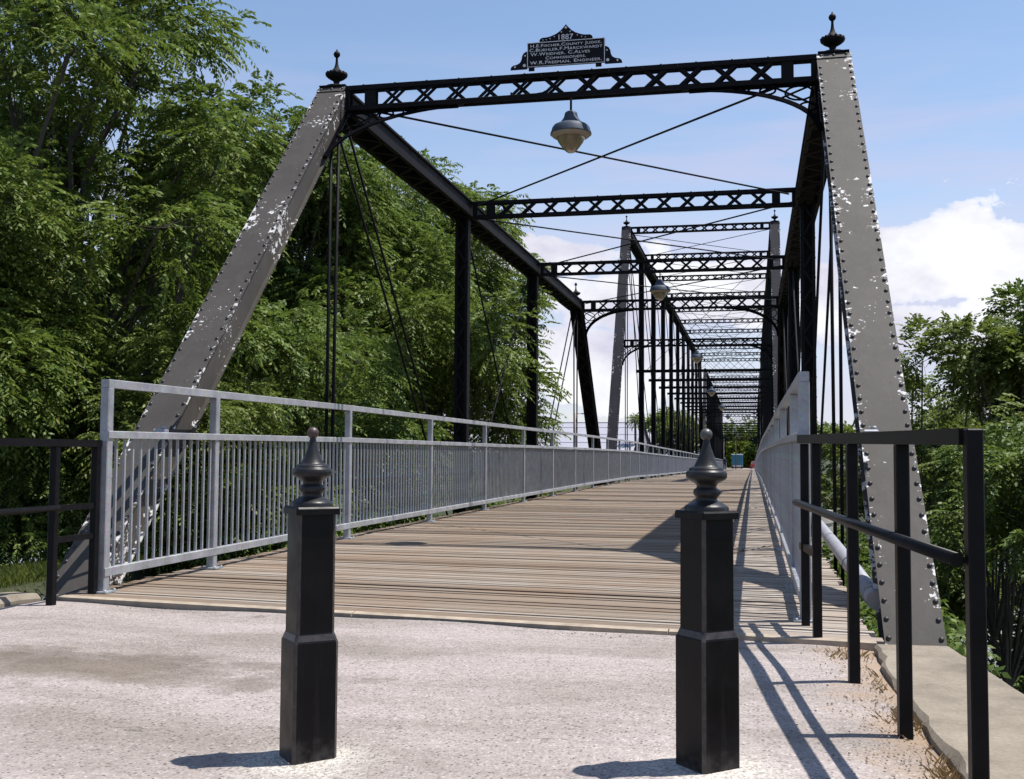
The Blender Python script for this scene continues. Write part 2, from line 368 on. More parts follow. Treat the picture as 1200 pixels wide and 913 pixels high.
# ------------------------------------------------------------------ light and sky
sun_dir = Vector((.948*math.cos(R(68.5)), .318*math.cos(R(68.5)), math.sin(R(68.5)))).normalized()
sl = bpy.data.lights.new('sun', 'SUN'); sl.energy = 4.8; sl.angle = R(.5); sl.color = (1., .96, .9)
so = bpy.data.objects.new('sun', sl); COL.objects.link(so); so.location = (20, 5, 60)
so.rotation_euler = (-sun_dir).to_track_quat('-Z', 'Y').to_euler()
w = bpy.data.worlds.new('World'); sc.world = w; w.use_nodes = True
def build_sky():
    t = w.node_tree; N = t.nodes; L = t.links
    bg = N['Background']; bg.inputs['Strength'].default_value = .11
    sky = N.new('ShaderNodeTexSky'); sky.sky_type = 'NISHITA'; sky.sun_disc = False
    sky.sun_elevation = R(68.5); sky.sun_rotation = math.atan2(sun_dir.x, sun_dir.y)
    sky.air_density = 1.0; sky.dust_density = .4; sky.ozone_density = 1.7
    tc = N.new('ShaderNodeTexCoord'); D = tc.outputs['Generated']
    sx = N.new('ShaderNodeSeparateXYZ'); L.new(D, sx.inputs[0])
    def mth(op, a, b=None, c_=None):
        n = N.new('ShaderNodeMath'); n.operation = op
        for i, v in enumerate((a, b, c_)):
            if v is None: continue
            if isinstance(v, (int, float)): n.inputs[i].default_value = v
            else: L.new(v, n.inputs[i])
        return n.outputs[0]
    def noise(vec, scale, det=6, ro=.55, dist=0):
        n = N.new('ShaderNodeTexNoise'); n.inputs['Scale'].default_value = scale; n.inputs['Detail'].default_value = det
        n.inputs['Roughness'].default_value = ro; n.inputs['Distortion'].default_value = dist; L.new(vec, n.inputs['Vector']); return n.outputs['Fac']
    def ramp(f, stops):
        n = N.new('ShaderNodeValToRGB'); cr = n.color_ramp
        while len(cr.elements) > 1: cr.elements.remove(cr.elements[-1])
        for i, (p, v) in enumerate(stops):
            e = cr.elements[0] if i == 0 else cr.elements.new(p); e.position = p; e.color = (v, v, v, 1) if isinstance(v, (int, float)) else (*v, 1)
        L.new(f, n.inputs['Fac']); return n.outputs['Color']
    def mix(f, a, b):
        n = N.new('ShaderNodeMix'); n.data_type = 'RGBA'
        if isinstance(f, (int, float)): n.inputs[0].default_value = f
        else: L.new(f, n.inputs[0])
        for i, v in ((6, a), (7, b)):
            if isinstance(v, tuple): n.inputs[i].default_value = (*v, 1)
            else: L.new(v, n.inputs[i])
        return n.outputs[2]
    z = sx.outputs[2]
    col = sky.outputs[0]
    # high thin veil that thickens towards the horizon
    mp = N.new('ShaderNodeMapping'); mp.inputs['Scale'].default_value = (1, 1, 3.2); L.new(D, mp.inputs[0])
    veil = noise(mp.outputs[0], 3.2, 7, .6, .4)
    lowm = ramp(z, [(.0, 1.), (.10, .95), (.18, .70), (.26, .2), (.36, .03), (.5, 0.)])
    vm = mth('MULTIPLY', lowm, ramp(veil, [(.34, .45), (.58, 1.)]))
    col = mix(vm, col, SKYC['veil'])
    # pinkish streaks
    mp2 = N.new('ShaderNodeMapping'); mp2.inputs['Scale'].default_value = (1.1, 1.1, 9); mp2.inputs['Rotation'].default_value = (.05, .08, 0); L.new(D, mp2.inputs[0])
    stv = noise(mp2.outputs[0], 3, 5, .55)
    band = ramp(z, [(.17, 0.), (.22, .7), (.30, .45), (.36, 0.)])
    col = mix(mth('MULTIPLY', band, ramp(stv, [(.46, 0.), (.66, .7)])), col, SKYC['streak'])
    # cumulus heaps: distance to a few directions, eaten by noise
    mp3 = N.new('ShaderNodeMapping'); mp3.inputs['Scale'].default_value = (1, 1, 1.5); L.new(D, mp3.inputs[0])
    pn = noise(mp3.outputs[0], 13, 9, .6, .2)
    heap = None
    for (u, v, ax, az) in HEAPS:
        d = (fw + r_*((u-600)/f_px) - up*((v-456.5)/f_px)).normalized()
        sb = N.new('ShaderNodeVectorMath'); sb.operation = 'SUBTRACT'; L.new(D, sb.inputs[0]); sb.inputs[1].default_value = d
        ml = N.new('ShaderNodeVectorMath'); ml.operation = 'MULTIPLY'; L.new(sb.outputs[0], ml.inputs[0]); ml.inputs[1].default_value = (1/ax, 1/ax, 1/az)
        le = N.new('ShaderNodeVectorMath'); le.operation = 'LENGTH'; L.new(ml.outputs[0], le.inputs[0])
        e = mth('SUBTRACT', 1.0, le.outputs['Value'])
        heap = e if heap is None else mth('SMOOTH_MAX' if False else 'MAXIMUM', heap, e)
    hm = mth('ADD', heap, mth('MULTIPLY', mth('SUBTRACT', pn, .5), 1.9))
    hm2 = ramp(hm, [(.03, 0.), (.08, .65), (.22, 1.)])
    shade = noise(mp3.outputs[0], 7, 6, .6)
    ccol = mix(ramp(shade, [(.38, 0.), (.62, 1.)]), SKYC['cshade'], SKYC['clit'])
    col = mix(hm2, col, ccol)
    L.new(col, bg.inputs['Color'])
SKYC = dict(veil=(4.05,4.1,5.15), streak=(4.0,3.75,4.95), cshade=(4.0,3.95,4.85), clit=(6.3,6.35,6.5))
HEAPS = [(1105,300,.09,.040), (1050,312,.055,.030), (1165,318,.05,.026), (1190,375,.10,.022), (1080,385,.10,.020), (720,435,.09,.035), (640,425,.07,.03), (640,300,.10,.018), (820,345,.16,.03), (1500,280,.22,.09), (1900,330,.25,.08), (-500,340,.25,.07), (2600,300,.3,.09)]
build_sky()
sc.view_settings.view_transform = 'Standard'; sc.view_settings.look = 'None'
sc.view_settings.exposure = .62; sc.view_settings.gamma = 1.0

# ------------------------------------------------------------------ levels
KN = [(-100,0),(6.4,0),(12,.03),(30,.03),(42,0),(55,-.13),(97,-.5),(196,-1.5),(205,-1.57),(9999,-1.57)]
def dz(y):
    for (a, za), (b, zb) in zip(KN, KN[1:]):
        if y <= b: return za + (zb-za)*(y-a)/(b-a)
    return KN[-1][1]
DECK_L, DECK_R, DECK_END = -2.86, 2.49, 201.5

# ------------------------------------------------------------------ ground, road, river
def ground():
    xs = sorted(set([-3000,-1200,-500,-250,-120,-80,-60,-45] + [x*1.0 for x in range(-36, 37, 2)] + [-7,-5.2,-4.3,-3.6,-3.3,-3.08,-2.6,2.3,2.75,2.95,3.3,3.8,4.6,5.4,7] + [45,60,80,120,250,500,1200,3000]))
    ys = sorted(set([-3000,-1000,-300,-120,-60,-40,-25] + list(range(-18, 0, 3)) + [0,1,2,3,4,5,5.8,6.3,6.6,7.2,8,9,10,11.5,13,15,18,22,26,30,36,44,60,90,120,150,160,170,178,186,192,196,199,204,220,260,400,800,1600,4000]))
    def ht(x, y):
        n = .12*math.sin(x*1.3+y*.7) + .1*math.sin(x*.6-y*1.1+2)
        if -2.95 <= x <= 2.9 and y <= 6.35: top = -.06; return top
        # near bank
        ds = (-2.95-x) if x < 0 else (x-2.9)
        ds = max(0, ds)
        if x < 0: side = -.16 - .1*min(ds, 1.2) - .07*min(max(0, ds-1.2), 3) - .4*min(max(0, ds-4.2), 7)
        else: side = -.5 - .8*min(ds, 3) - .2*min(max(0, ds-3), 6)
        fall = 0
        if x < -2.95 and ds < 3.0 and y > 8: fall -= .45*(y-8)*min(1, (3.0-ds)/.8)
        yy = 6.35 if x > -2.95 and x < 2.9 else (13.5 if x < 0 else 5.5)
        if y > yy: fall += -.42*(y-yy) - (1.6 if -2.95 <= x <= 2.9 else 0)*min(1, (y-yy)/.3)
        near = max(-9.6, side + fall + (n*min(1, ds) if ds > 0 else 0))
        # far bank
        far = -1.63 if y > 201.6 else -2.2 - max(0, 201.6-y)*.30
        if y > 190 and abs(x) > 3.2: far -= .25
        return max(near, far) if y > 60 else near
    v = [(x, y, ht(x, y)) for y in ys for x in xs]
    nx = len(xs); f = [(j*nx+i, j*nx+i+1, (j+1)*nx+i+1, (j+1)*nx+i) for j in range(len(ys)-1) for i in range(nx-1)]
    b = MB(); b.add(v, f, 0, True); structure(b.build('ground', M['ground']))
    b = MB(); b.add([(-900,26,-8.3),(900,26,-8.3),(900,176,-8.3),(-900,176,-8.3)], [(0,1,2,3)]); structure(b.build('river', M['water']))
    # approach road: exposed aggregate slab, gently uneven
    xs = np.linspace(-2.93, 2.46, 40); ys = list(np.linspace(-60, -2, 20)) + list(np.linspace(-1.5, 6.3, 60))
    def edge(x): return 6.42 + .36*max(0, (.6-x)/3.4)
    v = []
    for j, y in enumerate(ys):
        for x in xs:
            yy = y
            if y > 4: yy = 4 + (y-4)/(2.3)*(edge(x)-4)
            zz = .006*math.sin(x*2.1+yy*1.3) + .005*math.sin(x*5+yy*3.1) - .028*max(0, (yy-5.4))
            zz -= .025*max(0, x-2.25)/.2 * (1 if y > 2 else .5)
            if yy > 6.2: zz += .014*min(1, (yy-6.2)/.2)
            v.append((x, yy, zz))
    nx = len(xs); f = [(j*nx+i, j*nx+i+1, (j+1)*nx+i+1, (j+1)*nx+i) for j in range(len(ys)-1) for i in range(nx-1)]
    b = MB(); b.add(v, f, 0, True); structure(b.build('road', M['aggregate']))
    b = MB(); b.box(-4.5, 4.5, 201.7, 420, -1.75, -1.59); structure(b.build('far_road', M['aggregate']))
ground()

def walls():
    # right wing wall beside the approach: rough cast slab with broken inner edge
    b = MB(); rnd = random.Random(3)
    ys = [-14,-6,-2,0,.6] + [1.0+.13*k for k in range(41)]
    def ring(y):
        xi = 2.465 - .022*(y-3.8) + rnd.uniform(-.007, .007) + .005*math.sin(y*2.3) if y > -1 else 2.47
        xo = 2.96 - .085*max(0, y-4.9)
        if y > 5.75: xi += .03
        z = .022 - .004*max(0, y-3) + rnd.uniform(-.005,.005)
        ch = rnd.uniform(.008,.03)
        return [(xi-.004, y, -.5), (xi, y, z-ch), (xi+ch*.9, y, z), (xo-.03, y, z+.004), (xo, y, z-.03), (xo+.05, y, -4.5)]
    rs = [ring(y) for y in ys]; v = [p for q in rs for p in q]; f = []
    for j in range(len(ys)-1):
        for i in range(5): f.append((j*6+i, (j+1)*6+i, (j+1)*6+i+1, j*6+i+1))
    f.append(tuple(range(6))); f.append(tuple((len(ys)-1)*6+i for i in (5,4,3,2,1,0)))
    b.add(v, f)
    tag(b.build('wing_wall', M['slab']), 'low sandy concrete wall slab at the foot of the right end post', 'wall')
    b = MB(); ys = [-14,-6,-2,1,3,4.2,5,5.5,5.9,6.3,6.6,6.85]
    def ringl(y):
        xi = -2.93 - .045*max(0, y-5.9) + rnd.uniform(-.02,.02); z = .03 + rnd.uniform(-.02,.02)
        return [(xi-.26, y, -1.5), (xi-.24, y, z-.03), (xi-.2, y, z), (xi-.03, y, z-.006), (xi, y, z-.04), (xi+.01, y, -.3)]
    rs = [ringl(y) for y in ys]; v = [p for q in rs for p in q]; f = []
    for j in range(len(ys)-1):
        for i in range(5): f.append((j*6+i, (j+1)*6+i, (j+1)*6+i+1, j*6+i+1))
    f.append(tuple(range(6))); f.append(tuple((len(ys)-1)*6+i for i in (5,4,3,2,1,0)))
    b.add(v, f)
    tag(b.build('kerb', M['slab']), 'rough concrete kerb left of the approach, below the left black handrail', 'kerb')
    # stone abutment below the near end of the deck
    b = MB(); b.box(-3.3, 2.86, 6.5, 7.4, -7, -.42); b.box(-3.2, -2.5, 6.62, 7.2, -.42, -.20); b.box(2.51, 2.84, 6.45, 7.2, -.42, -.2)
    tag(b.build('bridge_abutment', M['stone']), 'stone abutment carrying the near end of the bridge', 'abutment')
walls()

# ------------------------------------------------------------------ deck
def deck():
    t = thing('bridge_deck', 'long deck of brown weathered cross planks between the galvanised railings', 'bridge deck', (0, 6.5, 0))
    b = MB(); y = 6.53; rnd = random.Random(5); i = 0
    while y < DECK_END:
        wd = rnd.choice((.06, .07, .085, .09, .10)) if y < 60 else .16
        gap = rnd.choice((.003, .004, .006, .010)) if y < 60 else .012
        sk = .36*max(0, 1-(y-6.5)/6.0)
        z = dz(y) + rnd.uniform(-.004, .004)
        # planks are butted at random places
        cuts = [DECK_L + rnd.uniform(-.03,.02)]
        cuts += [DECK_R + rnd.uniform(-.03,.03)]
        for x0, x1 in zip(cuts, cuts[1:]):
            x0 += .002; x1 -= .002
            dzz = rnd.uniform(-.002,.002)
            o0 = sk*(.6-x0)/3.4 if True else 0; o1 = sk*(.6-x1)/3.4
            w0 = wd; w1 = wd
            zt = z+dzz; zb = z-.07
            tl = rnd.uniform(-.0025,.0025)
            b.add([(x0,y+o0,zb),(x1,y+o1,zb),(x1,y+o1+w1,zb),(x0,y+o0+w0,zb),(x0,y+o0,zt-tl),(x1,y+o1,zt-tl),(x1,y+o1+w1,zt+tl),(x0,y+o0+w0,zt+tl)],
                  [(3,2,1,0),(4,5,6,7),(0,1,5,4),(1,2,6,5),(2,3,7,6),(3,0,4,7)])
        y += wd + gap; i += 1
    o = b.build('planking', M['planks'], t); o.location = -Vector(t.location)
    b = MB()
    def ed(x): return 6.50 + .36*(.6-x)/3.4
    for x0, x1 in ((DECK_L-.02, -.62), (-.612, 1.35), (1.358, DECK_R-.02)):
        b.add([(x0,ed(x0)-.055,-.10),(x1,ed(x1)-.055,-.10),(x1,ed(x1)+.02,-.10),(x0,ed(x0)+.02,-.10),(x0,ed(x0)-.05,.003),(x1,ed(x1)-.05,.003),(x1,ed(x1)+.02,.009),(x0,ed(x0)+.02,.009)],
              [(3,2,1,0),(4,5,6,7),(0,1,5,4),(1,2,6,5),(2,3,7,6),(3,0,4,7)])
    o = b.build('edge_board', M['edgeboard'], t); o.location = -Vector(t.location)
    b = MB()
    ks = [7.0,12,30,42,55,97,196,201]
    for x in (-2.5,-1.6,-.8,0,.8,1.6,2.25):
        for a, e in zip(ks, ks[1:]): b.beam((x, a, dz(a)-.22), (x, e, dz(e)-.22), .12, .28)
    o = b.build('stringers', M['stringer'], t); o.location = -Vector(t.location)
deck()

# ------------------------------------------------------------------ galvanised railings
def railing(x, inner, y0, posts, label, lean=0):
    t = thing('bridge_railing', label, 'railing', (x, y0, 0))
    H, MID, B0 = 1.51, 1.142, .115
    ml = MB(); ml.bevbox(-.034, .034, -.034, .034, 0, H-.059, .006); ml.box(-.075, .075, -.075, .075, 0, .012)
    for sx_ in (-.058, .058):
        for sy_ in (-.058, .058): ml.lathe([(.011,.012),(.011,.024),(0,.024)], 6, (sx_, sy_, 0))
    pm = ml.mesh('post', M['galv'])
    for y in posts:
        o = link('post', pm, t, (0, y-y0, dz(y)))
    ys = [y0-.0325] + [y for y in (9,12,18,24,30,36,42,48.5,55,65,78,97,120,160) if y > y0] + [197.5]
    for nm, za, zb, hw in (('top_rail', H-.060, H, .032), ('mid_rail', MID-.052, MID, .030), ('bottom_rail', B0, B0+.060, .026)):
        b = MB()
        for a, e in zip(ys, ys[1:]):
            za_, ze_ = dz(a), dz(e)
            off = inner*(.0 if nm == 'top_rail' else .012)
            v = []
            for yy, zz in ((a, za_), (e, ze_)):
                v += [(off-hw, yy-y0, zz+za), (off+hw, yy-y0, zz+za), (off+hw, yy-y0, zz+zb-.004), (off+hw-.006, yy-y0, zz+zb), (off-hw+.006, yy-y0, zz+zb), (off-hw, yy-y0, zz+zb-.004)]
            f = [tuple(range(5,-1,-1)), tuple(range(6,12))] + [(k, (k+1) % 6, 6+(k+1) % 6, 6+k) for k in range(6)]
            b.add(v, f)
        b.build(nm, M['galv'], t)
    # pickets: the nearest hundred one by one, the rest as one mesh
    ml = MB(); ml.box(-.009, .009, -.009, .009, B0+.061, MID-.053); km = ml.mesh('picket', M['galv'])
    n = 0; rest = MB(); sp = .109
    y = y0 + .04 + sp*.75
    pset = list(posts)
    while y < 197:
        if min(abs(y-p) for p in pset) > .052:
            if n < 100: link('picket', km, t, (inner*.004, y-y0, dz(y))); n += 1
            elif y < 90: rest.box(-.009+inner*.004, .009+inner*.004, y-y0-.009, y-y0+.009, dz(y)+B0+.06, dz(y)+MID-.055)
            else: rest.box(-.007+inner*.004, .007+inner*.004, y-y0-.009, y-y0+.009, dz(y)+B0+.06, dz(y)+MID-.055)
        y += sp
    stuff(rest.build('far_pickets', M['galv'], t))
    return t
lp = [7.10, 8.72] + [11.93 + 3.28*k for k in range(57)]
railing(-2.675, 1, 7.10, lp, 'galvanised picket railing along the left edge of the plank deck')
rp = [6.98, 8.6] + [11.8 + 3.28*k for k in range(57)]
railing(2.135, -1, 6.98, rp, 'galvanised picket railing along the right side, seen nearly end on')

# ------------------------------------------------------------------ black pipe handrails
def handrails():
    t = thing('handrail', 'black two-rail handrail on the right, running to the galvanised railing end', 'handrail', (2.43, 3.65, 0))
    P = [(2.458,3.45,-.06),(2.364,4.30,-.03),(2.264,5.21,-.03),(2.169,6.36,-.03)]
    L0 = Vector((2.43,3.65,0))
    pts = [Vector(p) for p in P]
    def at(y): return 2.43 + (2.169-2.43)*(y-3.65)/(6.36-3.65)
    for p in P:
        b = MB(); ang = math.atan2(2.169-2.43, 6.36-3.65)
        b.bevbox(-.024, .024, -.024, .024, p[2], 1.035+.0115*(p[1]-3.45) if p[1] > 3.6 else 1.083, .004)
        o = b.build('post', M['pipeblack'], t, Vector((p[0], p[1], 0))-L0, -ang)
    b = MB(); b.bevbox(-.024, .024, -.024, .024, -.02, 1.07, .004); b.build('post', M['pipeblack'], t, Vector((at(6.80)-.0, 6.80, 0))-L0)
    b = MB(); b.beam(Vector((at(3.474),3.474,1.06))-L0, Vector((at(6.93),6.93,1.10))-L0, .05, .05); b.build('top_rail', M['pipeblack'], t)
    off = Vector((-.038, -.004, 0))
    b = MB(); b.tube([Vector((at(3.46),3.46,.70))-L0+off, Vector((at(5.2),5.2,.705))-L0+off, Vector((at(6.9),6.9,.72))-L0+off], .021, 10); b.build('mid_rail', M['pipeblack'], t)
    b = MB(); b.beam(Vector((at(6.39),6.39,.46))-L0, Vector((at(6.92),6.92,.46))-L0, .035, .04); b.build('lower_rail', M['pipeblack'], t)
    # left handrail
    t = thing('handrail', 'black two-rail handrail at the left picture edge beside the rough kerb', 'handrail', (-2.70, 6.55, 0))
    mp = MB(); mp.bevbox(-.025, .025, -.025, .025, -.03, 1.03, .004); me = mp.mesh('post', M['pipeblack'])
    for x, y in ((0,0), (0,.47), (.02,-1.55), (.02,-3.1)): link('post', me, t, (x, y, 0))
    b = MB(); b.beam((0,.50,1.055), (.02,-3.2,1.055), .05, .05); b.build('top_rail', M['pipeblack'], t)
    b = MB(); b.tube([(.034,0,.625),(.05,-3.15,.62)], .021, 10); b.build('mid_rail', M['pipeblack'], t)
    b = MB(); b.beam((0,.026,.62), (0,.45,.62), .03, .04); b.beam((0,.026,.41), (0,.45,.41), .03, .04); b.build('lower_rail', M['pipeblack'], t)
handrails()

# ------------------------------------------------------------------ bollards
def bollards():
    def make(loc, label, ballmat, sh):
        t = thing('bollard', label, 'bollard', loc, R(41.3), 'black bollards in front of the bridge')
        b = MB(); a = .076; c = .0655
        def sq(k, z): 
            e = .010
            return [(-k,-k+e,z),(-k+e,-k,z),(k-e,-k,z),(k,-k+e,z),(k,k-e,z),(k-e,k,z),(-k+e,k,z),(-k,k-e,z)]
        lv = [(a,-.05),(a,sh),(a-.0025,sh+.006),(c+.0015,sh+.026),(c,sh+.030),(c-.0012,.795)]
        v = [p for k, z in lv for p in sq(k, z)]; f = [tuple(range(7,-1,-1)), tuple(len(v)-8+i for i in range(8))]
        for j in range(len(lv)-1):
            for i in range(8): f.append((j*8+i, j*8+(i+1)%8, (j+1)*8+(i+1)%8, (j+1)*8+i))
        for q, fc in enumerate(f):
            j, i = divmod(q-2, 8)
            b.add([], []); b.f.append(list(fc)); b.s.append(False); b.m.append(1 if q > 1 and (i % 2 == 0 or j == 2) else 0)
        b.v.extend(v); b.build('shaft', [M['bollard'], M['worn_highlight']], t)
        b = MB(); b.bevbox(-.0755, .0755, -.0755, .0755, .796, .822, .006); b.build('cap_plate', M['bollard'], t)
        b = MB()
        b.lathe([(.071,.820),(.071,.832),(.066,.838),(.052,.846),(.038,.852),(.033,.858),(.034,.865),(.041,.872),(.043,.880),(.041,.889),(.033,.895),(.031,.900),(.036,.908),(.052,.917),(.063,.924),(.066,.930),(.066,.944),(.062,.949),(.056,.951),(.056,.957),(.052,.961),(.042,.963),(.038,.968),(.030,.985),(.0225,1.004),(.016,1.024),(.012,1.040),(.0095,1.052)], 28, mi=0)
        fin = b.build('finial', M['finial'], t)
        b = MB(); pr = [(.0200*math.sin(R(a_)), 1.068-.0200*math.cos(R(a_))) for a_ in range(20, 181, 16)]
        b.lathe(pr, 20); b.build('ball', ballmat, fin)
        return t
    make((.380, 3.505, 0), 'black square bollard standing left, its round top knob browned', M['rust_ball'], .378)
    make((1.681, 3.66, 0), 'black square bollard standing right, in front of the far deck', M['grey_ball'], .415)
bollards()

# ------------------------------------------------------------------ truss spans
XC, XB = 2.64, 2.47            # chord centre line, strut end (before the spans' sizing factor)
KT, XT, ZT = 1.075, -.1377, -.0754      # sizing factor and centre line of the spans
def TW(x, y, z): return (XT + x*KT, y*KT, ZT + z*KT)
def lattice_mesh(name, L, h, d, pitch=.356, xw=.25, ends=.16):
    b = MB(); fl = .050; t = .010
    for sy in (-1, 1):
        yo = sy*d/2
        y0, y1 = (yo, yo+t) if sy < 0 else (yo-t, yo)
        b.box(-L, L, y0, y1, -fl, 0); b.box(-L, L, y0, y1, -h, -h+fl)
        hy0, hy1 = (y1, y1+.02) if sy < 0 else (y0-.02, y0)
        b.box(-L, L, hy0, hy1, -t, -.001); b.box(-L, L, hy0, hy1, -h+.001, -h+t)
        # batten plates near both ends
        for e in (-1, 1):
            xa = e*(L-ends-.06); b.box(min(xa, xa-e*.12), max(xa, xa-e*.12), yo-sy*.013, yo-sy*.018, -h+.002, -.002)
            b.box(min(e*L, e*(L-.05)), max(e*L, e*(L-.05)), yo-sy*.013, yo-sy*.018, -h+.002, -.002)
        span = 2*(L-ends-.2); n = max(1, int(round(span/pitch))); p = span/n
        for k in range(n):
            cx = -span/2 + p*(k+.5)
            for e in (-1, 1):
                yy = yo - sy*(.016 if e > 0 else .024)
                b.beam((cx-e*xw/2, yy, -h+.022), (cx+e*xw/2, yy, -.022), .007, .032, up=(0,0,1))
            if d < .15 and sy < 0: b.dome((cx-xw/2, yo, -.03), (0,-1,0), .011, .008, 5); b.dome((cx+xw/2, yo, -h+.03), (0,-1,0), .011, .008, 5)
    # bolt heads along the top
    if d < .15:
        for k in range(int(2*L/pitch)): b.dome((-L+.2+k*pitch, -d/2+.03, 0), (0,0,1), .014, .02, 5)
    return b.mesh(name, M['iron'])
ME = {}
M['matte'] = m_simple('matte_black_iron', (.006,.006,.0075), .95, spec=0., var=.3)
ME['strut'] = lattice_mesh('lattice_strut', XB, .27, .13)
ME['strut_thin'] = lattice_mesh('lattice_strut', XB, .25, .16, .34, .25)
b = MB(); b.box(-2.85,2.85,-.006,.006,-.11,-.009); b.box(-2.85,2.85,-.045,.045,-.0088,0); b.box(-2.85,2.85,-.045,.045,-.12,-.1102)
ME['sway'] = b.mesh('sway_strut', M['iron'])

def chord_mesh(y0, z0, y1, z1, side):
    b = MB(); w_, h_ = .17, .255
    def seg(xa, xb, za, zb):
        b.add([(xa,y0,z0+za),(xb,y0,z0+za),(xb,y0,z0+zb),(xa,y0,z0+zb),(xa,y1,z1+za),(xb,y1,z1+za),(xb,y1,z1+zb),(xa,y1,z1+zb)],
              [(0,1,2,3),(7,6,5,4),(0,4,5,1),(1,5,6,2),(2,6,7,3),(3,7,4,0)])
    seg(-w_, w_, -.014, 0)
    for e in (-1, 1):
        seg(min(e*.128, e*.142), max(e*.128, e*.142), -h_, -.015)
        seg(min(e*.1425, e*.185), max(e*.1425, e*.185), -h_, -h_+.014)
        seg(min(e*.1425, e*.175), max(e*.1425, e*.175), -.030, -.0145)
    n = int((y1-y0)/.30); st = (y1-y0)/n
    for k in range(n):
        f0 = k/n; f1 = (k+1)/n; s_ = 1 if k % 2 else -1
        za = z0+(z1-z0)*f0-h_-.004; zb = z0+(z1-z0)*f1-h_-.004
        b.beam((-.15*s_, y0+st*k, za), (.15*s_, y0+st*(k+1), zb), .045, .006)
    m_ = int((y1-y0)/.6)
    if y0 < 60:
        for k in range(m_):
            yy = y0+.3+.6*k; 
            for e in (-.15,.15): b.dome((e, yy, z0+(z1-z0)*(yy-y0)/(y1-y0)), (0,0,1), .014, .012, 5)
    return b.mesh('top_chord', M['iron'])
def end_post_mesh(foot, hip, flip, mats, w0=.165, rivet=True, extra=.0):
    """box post from foot to hip (relative to foot at origin); cover plate on the outer, upward face"""
    foot = Vector(foot); hip = Vector(hip); ax = hip-foot; Ln = ax.length; t = ax/Ln
    sd = Vector((1,0,0)); sd = (sd - t*sd.dot(t)).normalized()
    nrm = sd.cross(t).normalized()
    if nrm.z < 0: nrm = -nrm
    b = MB()
    def P(u, a, q): return foot + t*u + sd*a + nrm*q
    def bar(u0, u1, a0, a1, q0, q1, mi=0):
        v = [P(u, a, q) for u in (u0, u1) for a, q in ((a0,q0),(a1,q0),(a1,q1),(a0,q1))]
        b.add(v, [(0,3,2,1),(4,5,6,7),(0,1,5,4),(1,2,6,5),(2,3,7,6),(3,0,4,7)], mi)
    bar(-.02, Ln, -w0, w0, -.012, 0)
    for e in (-1, 1):
        bar(0, Ln-.02, min(e*.112, e*.126), max(e*.112, e*.126), -.255, -.0125)
        bar(0, Ln-.02, min(e*.1265, e*.160), max(e*.1265, e*.160), -.255, -.242)
        bar(0, Ln-.02, min(e*.1265, e*.155), max(e*.1265, e*.155), -.026, -.0128)
    n = int(Ln/.30)
    for k in range(n):
        s_ = 1 if k % 2 else -1
        b.beam(P(Ln*k/n, -.13*s_, -.259), P(Ln*(k+1)/n, .13*s_, -.259), .006, .045, up=sd)
    # top cap strip
    bar(Ln-.09, Ln-.002, -w0, w0, .0005, .010)
    if rivet:
        sp = .128; n = int((Ln-.14)/sp)
        for e in (-1, 1):
            for k in range(n):
                b.dome(P(.08+k*sp, e*(w0-.024), 0), nrm, .0165, .014, 7, 1)
        for a in (-.12, 0, .12): b.dome(P(Ln-.045, a, .010), nrm, .0165, .014, 7, 1)
    me = b.mesh('end_post', mats)
    at = me.attributes.new('side', 'FLOAT', 'POINT')
    at.data.foreach_set('value', [(Vector(v_)-foot).dot(sd)/w0 for v_ in b.v])
    return me
def finial_mesh(mat):
    b = MB(); b.box(-.15,.15,-.13,.13,-.005,.012)
    b.lathe([(.125,.012),(.12,.028),(.085,.036),(.05,.05),(.034,.06),(.03,.075),(.036,.083),(.034,.09),(.045,.098),(.09,.125),(.118,.15),(.122,.163),(.112,.178),(.085,.195),(.05,.215),(.028,.245),(.017,.285),(.013,.33),(.013,.36)], 22)
    b.lathe([(.014,.358)] + [(.037*math.sin(R(a)), .395-.037*math.cos(R(a))) for a in range(25,160,15)] + [(.011,.43),(.006,.452),(0,.455)], 16)
    for k in range(14):
        a = 2*math.pi*k/14; b.dome((.108*math.cos(a), .108*math.sin(a), .176), (math.cos(a)*.5, math.sin(a)*.5, 1), .017, .014, 5)
    return b.mesh('finial', mat)
ME['finial'] = finial_mesh(M['iron'])
def post_mesh(H, rivets=False, wx=.105, wy=.085):
    b = MB()
    for e in (-1, 1):
        b.box(min(e*wx, e*(wx-.012)), max(e*wx, e*(wx-.012)), -wy, wy, 0, H)
        for s_ in (-1, 1): b.box(min(e*(wx-.0125), e*(wx-.05)), max(e*(wx-.0125), e*(wx-.05)), min(s_*wy, s_*(wy-.010)), max(s_*wy, s_*(wy-.010)), 0, H)
    b.box(-wx+.013, wx-.013, -.005, .005, .0, H)
    n = max(2, int(H/.24))
    for s_ in (-1, 1):
        for k in range(n):
            q = 1 if k % 2 else -1
            b.beam((-(wx-.03)*q, s_*(wy+.004), H*k/n), ((wx-.03)*q, s_*(wy+.004), H*(k+1)/n), .006, .036, up=(1,0,0))
    if rivets:
        k = .2
        while k < H:
            for e in (-1, 1):
                b.dome((e*wx, -wy*.5, k), (e,0,0), .012, .010, 5); b.dome((e*wx, wy*.5, k+.1), (e,0,0), .012, .010, 5)
                b.dome((e*(wx-.03), -wy-.0005, k+.06), (0,-1,0), .012, .010, 5)
            k += .3
    return b.mesh('vertical_post', M['iron'])
